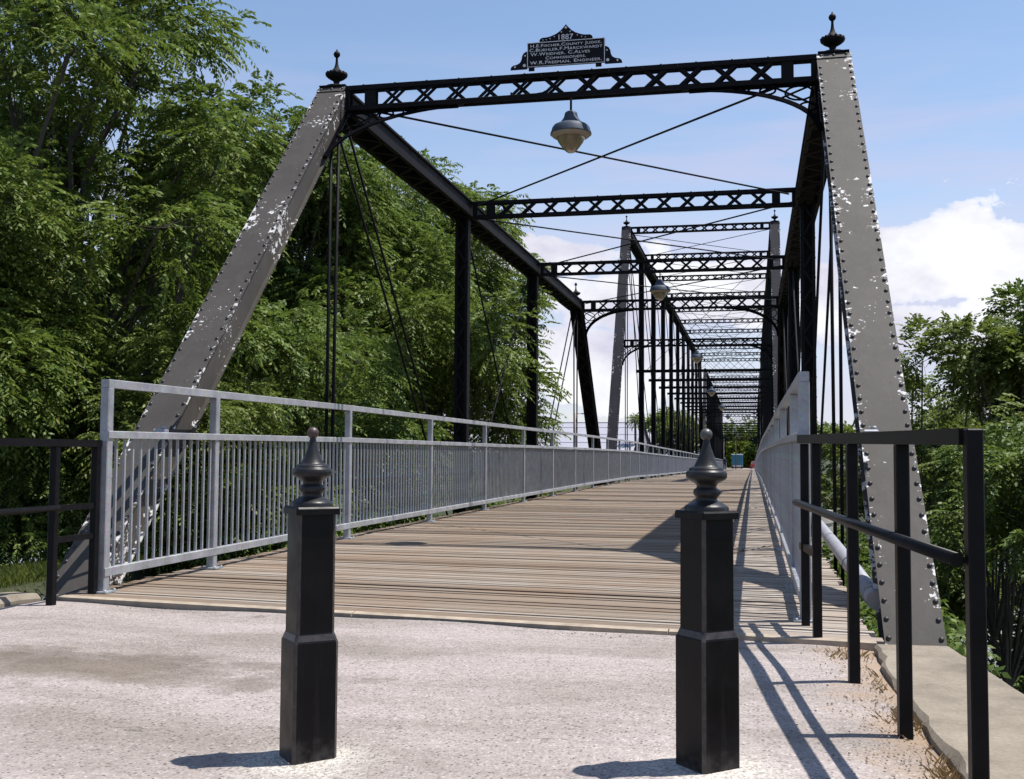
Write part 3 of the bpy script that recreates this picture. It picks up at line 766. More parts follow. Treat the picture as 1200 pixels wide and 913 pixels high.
def bracket_mesh(W_, Hh):
    """quarter arch in x,z: from (0,-Hh) on the post to (W_,0) under the strut, with rings and scrolls"""
    b = MB(); pts = []
    for k in range(17):
        a = R(90*k/16); pts.append((W_*(1-math.cos(a)), 0, -Hh*(1-math.sin(a))))
    for (p, q) in zip(pts, pts[1:]): b.beam(p, q, .05, .016, up=(0,1,0.001)); 
    for (p, q) in zip(pts, pts[1:]): b.beam((p[0], .012, p[2]+.03), (q[0], .012, q[2]+.03), .014, .05, up=(0,0,1))
    b.box(.0, .018, -.025, .025, -Hh, -.001)
    b.box(.019, W_*.95, -.025, .025, -.016, -.002)
    def ring(cx, cz, r, tr=.011):
        p = [(cx+r*math.cos(2*math.pi*k/16), 0, cz+r*math.sin(2*math.pi*k/16)) for k in range(17)]
        b.tube(p, tr, 6, caps=False)
    ring(W_*.13, -Hh*.20, Hh*.15); ring(W_*.075, -Hh*.50, Hh*.09); ring(W_*.36, -Hh*.11, Hh*.085); ring(W_*.53, -Hh*.06, Hh*.05)
    b.beam((.02,.0,-.02), (W_*.30,.0,-Hh*.33), .012, .02); b.beam((.02,.005,-Hh*.48), (W_*.32,.005,-.02), .012, .02)
    b.beam((W_*.3,-.005,-.02), (W_*.46,-.005,-Hh*.2), .012, .018)
    return b.mesh('arched_bracket', M['matte'])
ME['knee'] = bracket_mesh(1.32, .90); ME['knee_tall'] = bracket_mesh(1.0, .75)

def span(label, f0, pts, f1, H, zoff, tall, endmat, near=False, x_foot=2.672):
    t = thing('truss_span', label, 'bridge truss', TW(0, f0, 0), 0, 'iron truss spans of the bridge'); t.scale = (KT,)*3
    O = Vector((0, f0, 0))
    def lk(nm, me, loc, rz=0, sx=1): 
        o = link(nm, me, t, Vector(loc)-O, rz)
        if sx != 1: o.scale.x = sx
        return o
    def rod(nm, p, q, r, n=6):
        b = MB(); p = Vector(p); b.tube([(0,0,0), Vector(q)-p], r, n); lk(nm, b.mesh(nm, M['iron']), p)
    h0, h1 = pts[0], pts[-1]
    zbf = lambda y: (dz(y*KT)-ZT)/KT - .50
    # end posts with finials
    for yF, yH, mat, out in ((f0, h0, endmat, -1), (f1, h1, M['iron'], 1)):
        zf = zbf(yF)+.1
        for sx in (-1, 1):
            fx = x_foot if (near and out < 0) else XC + .02
            foot = Vector((sx*fx, yF, zf))
            if near and out < 0: foot = Vector((-2.63, 6.58, .0)) if sx < 0 else Vector((2.712, 6.56, -.08))
            hip = Vector((sx*(XC-.005), yH, H+zoff(yH)))
            hip_o = hip.copy()
            me = end_post_mesh((0,0,0), hip_o-foot, out, [mat, M['rivet']], .165, True)
            o = lk('end_post', me, foot)
            fo = link('finial', ME['finial'], o, hip_o-foot+Vector((0, .10 if out < 0 else -.10, .012)))
    # chords
    for sx in (-1, 1):
        me = chord_mesh(0, 0, h1-h0-.1, zoff(h1)-zoff(h0), sx); lk('top_chord', me, (sx*XC, h0+.05, H+zoff(h0)-.008))
        b = MB()
        ys = [f0] + list(pts) + [f1]
        for a, e in zip(ys, ys[1:]):
            for q in (-.05, .05): b.beam((q, a-f0, zbf(a)), (q, e-f0, zbf(e)), .022, .09)
        lk('bottom_chord', b.mesh('bottom_chord', M['iron']), (sx*XC, f0, 0))
    # portal and intermediate struts
    for i, y in enumerate(pts):
        z = H + zoff(y) - .012
        por = i in (0, len(pts)-1)
        lk('portal_strut' if por else 'lattice_strut', ME['strut'] if not tall else ME['strut_thin'], (0, y, z))
        if por and not tall:
            an = math.atan2(h0-(f0 if not near else 6.58), H) * (-1 if i == 0 else 1)
            for sx in (-1, 1): lk('arched_bracket', ME['knee'], (-sx*XB, y, z-.27), 0, sx).rotation_euler.x = an
        b = MB(); b.beam((-XC-.1, 0, 0), (XC+.1, 0, 0), .16, .38); lk('floor_beam', b.mesh('floor_beam', M['iron']), (0, y, zbf(y)-.12))
    # verticals
    pmesh = {}
    for i, y in enumerate(pts[1:-1]):
        z0 = zbf(y); hh = H+zoff(y)-.262-z0; h_ref = H+.238
        for sx in (-1, 1):
            key = (near and i < 2)
            if key not in pmesh: pmesh[key] = post_mesh(h_ref, key)
            lk('vertical_post', pmesh[key], (sx*(XC-.0), y, z0)).scale.z = hh/h_ref
    # hangers at the hips (pairs)
    for y in (h0, h1):
        for sx in (-1, 1):
            for q in (-.045, .045): rod('hanger_rod', (sx*XC+q, y+.1*(1 if y == h0 else -1), H+zoff(y)-.2), (sx*XC+q*.7, y+.05*(1 if y == h0 else -1), zbf(y)), .019)
    # diagonals
    n = len(pts); mid = (n-1)/2
    step = 2 if tall else 1
    for sx in (-1, 1):
        for i in range(n):
            for dr in (1, -1):
                j = i + dr*step
                if tall:
                    if j < 0 or j >= n: continue
                    if dr == 1 and not (i < mid): continue
                    if dr == -1 and not (i > mid): continue
                    offs = (-.07, .07) if i in (0, n-1, 1, n-2) else (.075,)
                else:
                    if j < 0 or j >= n: continue
                    if dr == 1 and i >= n-2: continue
                    if dr == -1 and i <= 1: continue
                    offs = (-.062, .062) if (dr == 1 and i == 0) or (dr == -1 and i == n-1) else (-.03,)
                for q in offs:
                    rod('diagonal_rod', (sx*XC+q, pts[i]+.12*dr, H+zoff(pts[i])-.18), (sx*XC+q, pts[j]-.06*dr, zbf(pts[j])), .016 if not tall else .017)
        if tall:
            for (yF, yH, k) in ((f0, h0, 1), (f1, h1, n-2)):
                rod('diagonal_rod', (sx*XC+.09, yH, H+zoff(yH)-.2), (sx*XC+.09, pts[k], zbf(pts[k])), .017)
    # lateral rods below the top chords
    for i in range(n-1):
        a, e = pts[i], pts[i+1]
        for sx in (-1, 1):
            p = (-sx*(XB-.05 if not (near and i == 0) else XB-.35), a+.16, H+zoff(a)-.215-.03*sx if i else H+zoff(a)-.25-.01*sx); q = (sx*(XB-.1), e-.16, H+zoff(e)-.12-.012*sx)
            rod('lateral_rod', p, q, .0125)
    if tall:
        zs = H*.525
        # mid-height portal struts on the end posts, with arched brackets
        for yF, yH in ((f0, h0), (f1, h1)):
            y = yF + (yH-yF)*.56; z = zs+zoff(y)+.05
            lk('portal_strut', ME['strut_thin'], (0, y, z))
            for sx in (-1, 1): lk('arched_bracket', ME['knee_tall'], (-sx*XB, y, z-.238), 0, sx).rotation_euler.x = math.atan2(yF-yH, H)
        for y in pts[1:-1]:
            z = zs+zoff(y); lk('sway_strut', ME['sway'], (0, y-.16, z-.4))
            for sx in (-1, 1):
                rod('sway_rod', (-sx*(XB-.05), y+.02*sx, H+zoff(y)-.3), (sx*(XB-.05), y+.02*sx, z-.4), .011, 5)
    return t
zero = lambda y: 0
t1 = span('nearest low truss span of black iron with sunlit peeling end posts', 6.25, [11.2, 16.8, 22.5, 28.3], 33.6, 4.985, zero, False, M['faded'], near=True)
p2 = [39.9 + 5.65*k for k in range(11)]
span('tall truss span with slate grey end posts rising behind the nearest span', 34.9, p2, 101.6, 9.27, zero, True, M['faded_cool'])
zo3 = lambda y: -1.3*(y-102.6)/67
p3 = [107.9 + 5.65*k for k in range(11)]
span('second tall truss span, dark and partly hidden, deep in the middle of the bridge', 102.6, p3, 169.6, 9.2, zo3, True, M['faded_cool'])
zo4 = lambda y: dz(y*KT)+.08
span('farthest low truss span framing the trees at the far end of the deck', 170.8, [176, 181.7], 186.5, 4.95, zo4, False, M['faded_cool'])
# cable conduit under the first portal, part of the near span
b = MB(); pts_ = [(-1.9,0,4.70),(-1.3,0,4.708),(-.6,0,4.712),(-.34,0,4.714),(-.27,0,4.722),(-.22,0,4.745)]
b.tube(pts_, .011, 8)
for x in (-1.25,-.6): b.box(x-.008, x+.008, -.014, .014, 4.69, 4.745)
o = b.build('conduit', M['iron'], t1); o.location = Vector((0, 11.2-.165, 0)) - Vector((0, 6.25, 0))

for p in ((-2.80, 8.06, 1.16), (2.63, 8.06, 1.16)):
    b = MB(); b.bevbox(-.05,.05,-.035,.035,-.022,.022,.01); b.tube([(.02,0,.02),(.02,0,.045)], .018, 10)
    o = b.build('junction_box', M['galv'], t1); o.location = (Vector(p)-Vector(t1.location))/KT
def twig():
    b = MB(); rnd = random.Random(9)
    def path(p, n, st, jx, r):
        q = [Vector(p)]
        for k in range(n): q.append(q[-1] + Vector((st[0]+rnd.uniform(-jx,jx), st[1]+rnd.uniform(-jx,jx), st[2]+rnd.uniform(-.02,.02))))
        b.tube(q, [r*(1-.6*i/n) for i in range(n+1)], 5); return q
    a = path((0,0,.03), 8, (.075,.11,.012), .04, .005); path(a[3], 4, (-.03,.09,.02), .04, .003); path(a[5], 4, (.09,-.02,.02), .04, .003)
    for k in range(12):
        p = a[rnd.randrange(1,8)]; d = Vector((rnd.uniform(-.04,.04), rnd.uniform(-.04,.04), rnd.uniform(-.02,.03)))
        b.add([p, p+d*.5+Vector((.012,0,0)), p+d, p+d*.5-Vector((.012,0,0))], [(0,1,2,3)])
    tag(b.build('twig', M['stringer'], None, (1.45,10.6,dz(10.6)+.01)), 'dry bent twig lying on the deck near the right railing', 'twig')
twig()
def piers():
    def pier(yc, w_, label):
        b = MB(); xs = [(-4.3,0),(-3.7,-w_),(3.7,-w_),(4.3,0),(3.7,w_),(-3.7,w_)]
        zt = dz(yc)-.75
        for z0, z1, g in ((-11, zt-.4, 0.), (zt-.397, zt, .12)):
            v = [(x*(1+g*.06), yc+y+(g if y > 0 else -g if y < 0 else 0), z) for z in (z0, z1) for x, y in xs]
            b.add(v, [tuple(range(5,-1,-1)), tuple(range(6,12))] + [(i, (i+1) % 6, 6+(i+1) % 6, 6+i) for i in range(6)])
        tag(b.build('bridge_pier', M['stone']), label, 'pier', 'stone piers in the river')
    pier(36.8, 1.3, 'stone pier between the near low span and the tall span'); pier(109.8, 1.3, 'stone pier between the two tall spans'); pier(183, 1.3, 'stone pier under the farthest low span')
    b = MB(); b.box(-4.2, 4.2, 201.62, 203.5, -8, -1.66); tag(b.build('bridge_abutment', M['stone']), 'far stone abutment where the deck meets the other bank', 'abutment')
piers()

# conduit pipe lying outside the right railing
b = MB(); b.tube([(2.60,7.55,.07),(2.61,9.5,.10),(2.62,14,.15),(2.62,30,.16)], .062, 14)
b.tube([(2.601,7.75,.0735),(2.602,7.80,.0742)], .070, 14); b.tube([(2.61,9.6,.103),(2.611,9.65,.104)], .070, 14)
tag(b.build('pipe', M['conduit']), 'pale grey pipe lying along the deck edge by the right end post', 'pipe')

# ------------------------------------------------------------------ lamps
def lamps():
    b = MB(); b.tube([(0,0,0),(0,0,-.175)], .012, 10); b.lathe([(.03,0),(.03,-.02),(.012,-.026)], 10); me_s = b.mesh('stem', M['stem'])
    b = MB(); b.lathe([(.0,-.165),(.045,-.168),(.062,-.182),(.068,-.205),(.072,-.225),(.094,-.262),(.105,-.275),(.107,-.288),(.14,-.30),(.178,-.318),(.196,-.343),(.203,-.372),(.214,-.398),(.2155,-.409),(.211,-.409)], 36)
    b.lathe([(.211,-.409),(.195,-.376),(.185,-.35),(.10,-.335),(0,-.33)], 36, mi=1)
    b.lathe([(.2105,-.4095),(.19,-.432),(.158,-.449),(.149,-.445),(.205,-.406)], 36, mi=1)
    me_h = b.mesh('shade', [M['shade'], M['shadein']])
    b = MB(); b.lathe([(.150,-.36),(.152,-.41),(.147,-.455),(.127,-.495),(.098,-.535),(.066,-.575),(.034,-.600),(.0,-.607)], 32); me_g = b.mesh('glass_bowl', M['lampglass'])
    spots = [(11.2, 4.728, 'pendant lamp hanging from the first portal strut below the name plate'),
             (22.5, 4.73, 'pendant lamp hanging from the third strut of the near span'),
             (37.7, 4.68, 'pendant lamp under the mid-height portal strut of the tall span'),
             (51.2, 4.27, 'fourth pendant lamp in the row, first inside the tall span'),
             (68.15, 4.27, 'fifth pendant lamp in the row down the bridge'),
             (85.1, 4.27, 'sixth pendant lamp in the row, small and deep in the tall span'),
             (119.2, 4.0, 'tiny pendant lamp just inside the second tall span'),
             (136.15, 3.87, 'tiny pendant lamp midway in the second tall span'),
             (153.1, 3.75, 'tiny pendant lamp near the far end of the second tall span'),
             (176, 4.1, 'tiny pendant lamp at the farthest portal over the deck')]
    for y, z, lb in spots:
        t = thing('pendant_lamp', lb, 'lamp', TW(0, y, z), 0, 'pendant lamps along the bridge'); t.scale = (KT,)*3
        link('stem', me_s, t); link('shade', me_h, t); link('glass_bowl', me_g, t)
lamps()

# ------------------------------------------------------------------ name plate
def plaque():
    yF = 11.04
    t = thing('name_plate', 'black cresting name plate with raised white lettering and the year 1887', 'sign', TW(-.03, yF, 4.985)); t.scale = (KT,)*3
    b = MB()
    bw, b0, b1 = .405, .018, .275
    b.box(-bw, bw, 0, .022, b0, b1)
    b.build('panel', M['plaque'], t)
    b = MB(); e = .007
    for (x0, x1, z0, z1) in ((-bw, bw, b1-e, b1), (-bw, bw, b0, b0+e*.7), (-bw, -bw+e, b0+e, b1-e), (bw-e, bw, b0+e, b1-e)): b.box(x0, x1, -.004, -.0005, z0, z1)
    b.build('border', M['letter'], t)
    b = MB()   # pediment
    half = [(.275,0),(.278,.020),(.268,.035),(.25,.045),(.22,.046),(.19,.048),(.15,.058),(.10,.078),(.06,.105),(.025,.140),(.0,.170)]
    out = [(-x, z+b1+.001) for x, z in half][:-1] ; pts = half + [(-x, z) for x, z in half[-2::-1]]
    b.extrude([(x, z+b1+.001) for x, z in pts], .002, .020); b.build('pediment', M['plaque'], t)
    for sx in (-1, 1):
        b = MB(); prof = [(bw+.001,b0-.014),(bw+.178,b0-.014),(bw+.172,b0+.012),(bw+.15,b0+.03),(bw+.11,b0+.037),(bw+.078,b0+.055),(bw+.062,b0+.085),(bw+.055,b0+.125),(bw+.04,b0+.152),(bw+.015,b0+.168),(bw+.001,b0+.17)]
        p = [(sx*x, z) for x, z in prof]
        if sx < 0: p = p[::-1]
        b.extrude(p, .002, .020); b.build('side_scroll', M['plaque'], t)
    b = MB()
    for x in (-.36,.34): b.box(x-.03, x+.03, .004, .018, -.02, b0-.0005)
    b.build('foot', M['iron'], t)
    b = MB()
    def dot(x, z, r):
        n = 10; b.add([(x+r*math.cos(2*math.pi*k/n), .001, z+r*math.sin(2*math.pi*k/n)) for k in range(n)] + [(x+r*math.cos(2*math.pi*k/n), -.003, z+r*math.sin(2*math.pi*k/n)) for k in range(n)],
              [tuple(range(n)), tuple(range(2*n-1, n-1, -1))] + [(k, (k+1) % n, n+(k+1) % n, n+k) for k in range(n)])
    for x, z, r in ((0,.135,.012),(-.045,.092,.007),(.045,.092,.007),(-.12,.048,.006),(.12,.048,.006),(-.165,.03,.006),(.165,.03,.006),(-.205,.022,.005),(.205,.022,.005),(-.24,.02,.005)): dot(x, b1+z, r)
    for sx in (-1, 1):
        dot(sx*(bw+.03), b0+.022, .016); dot(sx*(bw+.13), b0+.012, .010); dot(sx*(bw+.022), b0+.125, .008)
    b.build('stud', M['letter'], t)
    def text(s_, z, width, size, parent, zs=.70):
        cu = bpy.data.curves.new('lettering', 'FONT'); cu.body = s_; cu.size = size; cu.align_x = 'CENTER'; cu.extrude = .002; cu.offset = .0002; cu.space_character = 1.06; cu.space_word = 1.15
        cu.small_caps_scale = .78
        for i, ch in enumerate(s_):
            if ch.islower(): cu.body_format[i].use_small_caps = True
        tmp = bpy.data.objects.new('tmp', cu); COL.objects.link(tmp)
        bpy.context.view_layer.update()
        me = bpy.data.meshes.new_from_object(tmp.evaluated_get(bpy.context.evaluated_depsgraph_get()))
        bpy.data.objects.remove(tmp); bpy.data.curves.remove(cu)
        me.materials.clear(); me.materials.append(M['letter']); me.name = 'lettering'
        xs = [v.co.x for v in me.vertices]; k = width/(max(xs)-min(xs)); cx = (max(xs)+min(xs))/2
        for v in me.vertices: v.co = ((v.co.x-cx)*k, -.003-v.co.z, (v.co.y-0)*k*zs)
        me.flip_normals() if hasattr(me, 'flip_normals') else None
        o = link('lettering', me, t, (0, 0, z)); return o
    text('1887', b1+.010, .15, .058, t, 1.0)
    text('H.E.Fischer.County Judge.', .222, .74, .052, t)
    text('C.Buehler.F.Marckwardt', .177, .76, .052, t)
    o = text('W.Weidner. C.Alves', .132, .62, .052, t); o.location.x = -.06
    text('Commissioners.', .087, .42, .042, t)
    text('W.R.Freeman. Engineer.', .042, .75, .050, t)
plaque()

# ------------------------------------------------------------------ trees
def nz(a): return a/np.maximum(np.linalg.norm(a, axis=-1, keepdims=True), 1e-9)
def leaf_mesh(name, org, dirs, L, nl, ll, lw, mat, droop=.5, rng=RNG):
    """compound leaves: org (N,3), dirs (N,3); nl leaflets each -> quads"""
    N = len(org)
    up_ = np.array([0,0,1.])
    s_ = nz(np.cross(dirs, up_) + rng.normal(0, .22, (N,3)))
    n_ = nz(np.cross(s_, dirs))
    tt = np.linspace(.18, 1., nl)[None,:,None]
    Lr = (L*rng.uniform(.7, 1.25, N))[:,None,None]
    base = org[:,None,:] + dirs[:,None,:]*Lr*tt + np.array([0,0,-1.])*Lr*droop*tt**2
    tang = nz(dirs[:,None,:] + np.array([0,0,-1.])*2*droop*tt)
    sg = np.where(np.arange(nl) % 2 == 0, 1., -1.)[None,:,None]
    end = (np.arange(nl) == nl-1)[None,:,None]
    ld = nz(np.where(end, tang, tang*.6 + sg*s_[:,None,:]*.85 + np.array([0,0,-.30])) + rng.normal(0, .16, (N,nl,3)))
    wv = nz(np.cross(ld, n_[:,None,:] + rng.normal(0, .28, (N,nl,3))))
    l_ = ll*rng.uniform(.75, 1.25, (N,nl,1)); w_ = lw*rng.uniform(.8, 1.2, (N,nl,1))
    mid = base + ld*l_*.45
    q = np.stack([base, mid+wv*w_, base+ld*l_, mid-wv*w_], axis=2).reshape(-1, 3)
    nq = len(q)//4
    me = bpy.data.meshes.new(name)
    me.vertices.add(nq*4); me.vertices.foreach_set('co', q.astype(np.float32).ravel())
    me.loops.add(nq*4); me.loops.foreach_set('vertex_index', np.arange(nq*4, dtype=np.int32))
    me.polygons.add(nq); me.polygons.foreach_set('loop_start', np.arange(0, nq*4, 4, dtype=np.int32)); 
    try: me.polygons.foreach_set('loop_total', np.full(nq, 4, dtype=np.int32))
    except Exception: pass
    me.materials.append(mat); me.update(calc_edges=True)
    return me
def tree(name, label, base, lobes, tips, per, leaf, mat, cat='tree', group=None, trunk_r=.2, droop=.5, seed=1, limbs=True, bark=None):
    """lobes: (x,y,z,rx,ry,rz) in world coordinates; leaf = (rachis length, leaflets, leaflet length, half width)"""
    rng = np.random.default_rng(seed)
    t = thing(name, label, cat, base, 0, group)
    B = np.array(base, float); lob = np.array(lobes, float)
    vol = (lob[:,3]*lob[:,4]*lob[:,5])**(2/3); vol /= vol.sum()
    P = []; Dv = []; own = []
    for k, lb in enumerate(lob):
        n = max(4, int(1.12*tips*vol[k]))
        d = rng.normal(0, 1, (n,3)); d[:,2] = d[:,2]*.9 + .30; d = nz(d); rad = rng.uniform(.2, 1., (n,1))**.45
        rad *= 1 + .22*np.sin(d[:,:1]*5+k)*np.cos(d[:,1:2]*4+d[:,2:]*3+k*2)
        p = lb[:3] + d*rad*lb[3:]
        P.append(p); Dv.append(d); own.append(np.full(n, k))
    P = np.concatenate(P); Dv = np.concatenate(Dv); own = np.concatenate(own)
    cl = leaf[0]*1.15
    M_ = len(P)
    per = per*1.2; cnt = rng.integers(int(per*.6), int(per*1.4)+1, M_)
    idx = np.repeat(np.arange(M_), cnt); N = len(idx)
    off = nz(rng.normal(0, 1, (N,3)))*(rng.uniform(0, 1, (N,1))**.5)*cl*.75
    off[:,2] *= .65
    org = P[idx] + off
    dr = nz(Dv[idx]*np.array([.95,.95,.45]) + nz(off)*.75 + rng.normal(0, .3, (N,3)) + np.array([0,0,.12]))
    me = leaf_mesh('crown', org-B, dr, leaf[0], leaf[1], leaf[2], leaf[3], mat, droop, rng)
    link('crown', me, t)
    b = MB()
    if limbs:
        top = lob[:,:3].mean(0); top[2] = lob[:,2].max()*.55 + B[2]*.45
        wob = rng.normal(0, .05, (5,3))*np.linalg.norm(top-B)*.5
        ts = np.linspace(0, 1, 6)
        tp = [B + (top-B)*q + (wob[min(i,4)]*q if 0 < i else 0) for i, q in enumerate(ts)]
        tp[0] = B - np.array([0,0,.6])
        b.tube([p-B for p in tp], [trunk_r*(1-.62*q)*(1.35 if i == 0 else 1) for i, q in enumerate(ts)], 9)
        for k, lb in enumerate(lob):
            q = rng.uniform(.45, .95); st = tp[int(q*5)]
            en = lb[:3] + rng.normal(0, .1, 3)*lb[3:]
            mdp = (st+en)/2 + rng.normal(0, .07, 3)*np.linalg.norm(en-st)
            r0 = trunk_r*.42*min(1., lb[3]/.9)
            b.tube([st-B, mdp-B, en-B], [r0, r0*.65, r0*.35], 7, caps=False)
            js = np.where(own == k)[0]; rng.shuffle(js)
            for j in js[:min(len(js), 12)]:
                a = en if rng.random() < .6 else mdp
                mp_ = (a+P[j])/2 + rng.normal(0, .1, 3)*np.linalg.norm(P[j]-a)
                b.tube([a-B, mp_-B, P[j]-B], [r0*.17, r0*.12, r0*.05], 5, caps=False)
    else:
        for k, lb in enumerate(lob):
            for j in np.where(own == k)[0][:14]:
                b.tube([(0,0,-.2), (P[j]-B)*.5+rng.normal(0,.08,3), P[j]-B], [.03,.02,.007], 5, caps=False)
    b.build('trunk' if limbs else 'stems', bark or M['bark'], t)
    return t
def lobset(c, r, n, lr, seed, squash=.8):
    """n lobes of radius about lr spread over an ellipsoid c, r"""
    rng = np.random.default_rng(seed); out = [(c[0], c[1], c[2], r[0]*.6, r[1]*.6, r[2]*.6)]
    n = int(n*2.1); lr = lr*.72
    d = nz(rng.normal(0, 1, (n,3)))
    for q in d:
        k = rng.uniform(.66, 1.0); s_ = lr*rng.uniform(.65, 1.35)
        out.append((c[0]+q[0]*r[0]*k, c[1]+q[1]*r[1]*k, c[2]+q[2]*r[2]*k, s_, s_, s_*squash))
    return out
LA = (.40, 15, .10, .021)
GL = 'leafy trees crowding the left bank'
tree('chinaberry_tree', 'tallest leafy tree at the left edge, its crown cut by the picture top', (-8.2,14.5,-2.6), lobset((-8.4,14.8,4.6),(3.0,3.2,4.3),15,1.15,1)+[(-7.3,15.6,7.5,1.0,1.1,.8),(-6.5,15.6,6.1,.55,.6,.45),(-8.2,15,8.6,1.3,1.3,1.1),(-9.8,15,8.6,1.6,1.5,1.2),(-6.3,15.6,5.2,.7,.8,.6)], 560, 15, LA, M['leafA'], group=GL, trunk_r=.15, seed=21)
tree('chinaberry_tree', 'leafy tree behind the left end post with a domed crown below the blue sky', (-8.8,22.5,-3.5), lobset((-8.6,22,3.6),(3.2,3.2,4.0),14,1.2,2)+[(-8.0,20.8,7.5,1.1,1.1,.8),(-7.3,21.2,7.0,.8,1.,.75),(-8.9,20.6,7.2,1.1,1.1,.8),(-6.8,22.5,7.0,1.1,1.2,.9),(-6.7,25,7.3,1.1,1.2,.8),(-7.4,24,6.2,1.3,1.3,1.),(-6.5,24.6,5.6,1.1,1.2,1.)], 640, 14, (.44,15,.108,.023), M['leafB'], group=GL, trunk_r=.17, seed=22)
tree('chinaberry_tree', 'drooping bright tree leaning over the left chord between the first vertical posts', (-6.6,24,-4.5), lobset((-6.2,23.6,3.2),(1.9,2.7,3.3),13,.95,3) + [(-3.3,24.6,4.2,.4,.5,.5),(-3.35,24.8,3.3,.4,.5,.6),(-3.5,26,2.4,.4,.7,.6),(-3.55,26.4,1.5,.4,.7,.6),(-3.5,22.6,3.4,.5,.6,.6),(-3.9,24.0,2.6,.6,.8,.9),(-4.1,25.6,1.6,.6,.8,.7),(-6.4,27,5.2,1.,1.2,.9)], 620, 14, (.44,15,.108,.023), M['leafA'], group=GL, trunk_r=.2, seed=23)
tree('chinaberry_tree', 'tree standing farther back whose top shows just above the left top chord', (-8.6,32.5,-5), lobset((-8.3,32,4.8),(3.4,3.4,4.4),13,1.35,4)+[(-6.8,32,8.0,1.4,1.4,1.0),(-5.6,33,6.2,1.2,1.3,1.),(-8.2,31,8.6,1.4,1.4,1.),(-6.2,31,7.0,1.3,1.3,1.)], 560, 13, (.5,13,.13,.029), M['leafA'], group=GL, trunk_r=.22, seed=24)
tree('chinaberry_tree', 'shaded tree in the gap behind the leftmost tree', (-14,21,-3), lobset((-14,21,3.8),(4.2,3.6,5.2),14,1.5,5), 460, 13, (.6,11,.17,.038), M['leafB'], group=GL, trunk_r=.3, seed=25)
tree('chinaberry_tree', 'dark tree filling the back of the left bank behind the domed crown', (-14,33,-4), lobset((-13.5,33,3.4),(4.5,4,5.4),14,1.6,6), 420, 13, (.65,11,.2,.045), M['leafB'], group=GL, trunk_r=.3, seed=26)
tree('chinaberry_tree', 'low tree just beyond the left railing, its sprays touching the mid rail', (-5.0,15.0,-2.0), lobset((-5.0,15.0,.1),(1.3,1.2,1.6),9,.7,7), 220, 14, (.36,13,.085,.017), M['leafB'], group=GL, trunk_r=.1, seed=27)
tree('chinaberry_tree', 'young tree between the railing pickets and the hanger rods, low and dark', (-5.6,18.2,-3.5), lobset((-5.5,18,1.0),(1.7,3.0,2.4),12,.85,8), 360, 14, (.40,13,.095,.019), M['leafB'], group=GL, trunk_r=.12, seed=28)
tree('shrub', 'leafy shrub behind the left black handrail', (-8.2,13.2,-1.0), lobset((-8.0,13.4,.6),(2.0,1.2,1.3),10,.6,9), 300, 15, (.3,13,.07,.014), M['leafB'], 'shrub', trunk_r=.06, seed=29)
tree('shrub', 'olive shrub with yellowing leaves beside the left galvanised end post', (-6.0,13.9,-1.2), lobset((-5.9,13.9,1.0),(1.0,1.0,1.6),9,.55,10), 220, 14, (.32,13,.075,.015), M['leafC'], 'shrub', trunk_r=.06, seed=30)
tree('chinaberry_tree', 'slim leafy tree left of the faded end post, over the left black handrail', (-8.6,12.4,-1.6), lobset((-8.6,12.4,2.9),(1.9,1.6,2.3),11,.8,11), 330, 15, (.38,13,.09,.018), M['leafA'], group=GL, trunk_r=.13, seed=31)
tree('shrub', 'low dark thicket outside the left railing below the far vertical post', (-4.4,27,-4.2), lobset((-4.5,27,-1.3),(.9,3.2,1.0),9,.7,17), 210, 13, (.34,11,.10,.024), M['leafB'], 'shrub', trunk_r=.06, seed=37)
tree('shrub', 'thicket beside the river end of the left railing, under the slate grey end post', (-4.6,35,-6), lobset((-4.6,35,-2.0),(1.0,3.2,1.4),9,.8,18), 170, 12, (.38,11,.12,.03), M['leafC'], 'shrub', trunk_r=.06, seed=38)
GR = 'trees growing up the right bank'
tree('shrub', 'dark leafy shrub under the deck edge below the pale grey pipe', (3.7,11.5,-4), lobset((3.15,11.5,-1.25),(.35,4.0,.6),12,.42,19), 240, 13, (.3,9,.08,.022), M['leafB'], 'shrub', trunk_r=.05, seed=39)
LR = (.3, 9, .10, .028)
tree('hackberry_tree', 'thin topped tree right of the right end post with clouds showing through', (6.6,23,-6.5), lobset((6.4,22.6,1.2),(1.9,2.4,2.0),12,.8,12)[1:] + [(7.6,22.6,3.0,.9,.9,.6),(5.0,22.3,2.9,.7,.7,.5),(5.8,22,3.1,.7,.6,.45),(6.9,22.5,2.7,.9,.9,.6)], 360, 13, LR, M['leafC'], group=GR, trunk_r=.12, seed=32, droop=.3)
tree('hackberry_tree', 'dense tree at the right picture edge behind the black handrail corner', (9.0,24.5,-6.5), lobset((8.6,24,1.7),(2.5,2.8,2.6),13,.95,13), 480, 13, LR, M['leafB'], group=GR, trunk_r=.16, seed=33, droop=.35)
tree('hackberry_tree', 'spreading low tree right of the concrete wall, with deep shade beneath it', (6.3,15.5,-5.0), lobset((6.9,18.4,.5),(1.9,2.4,1.3),11,.75,14), 380, 13, (.3,9,.085,.024), M['leafB'], group=GR, trunk_r=.11, seed=34, droop=.4)
tree('hackberry_tree', 'shaded thicket of young trees low on the right bank behind the end post', (9.5,29,-7), lobset((9.5,29,-2.6),(3.6,2.6,2.4),12,1.1,20), 330, 12, (.42,9,.14,.042), M['leafB'], group=GR, trunk_r=.14, seed=40, droop=.35)
tree('hackberry_tree', 'dark bushy growth at the water edge of the right bank', (5.6,33,-8), lobset((5.6,33,-3.0),(2.4,2.6,2.0),10,1.0,21), 260, 12, (.42,9,.14,.042), M['leafB'], group=GR, trunk_r=.12, seed=41, droop=.35)
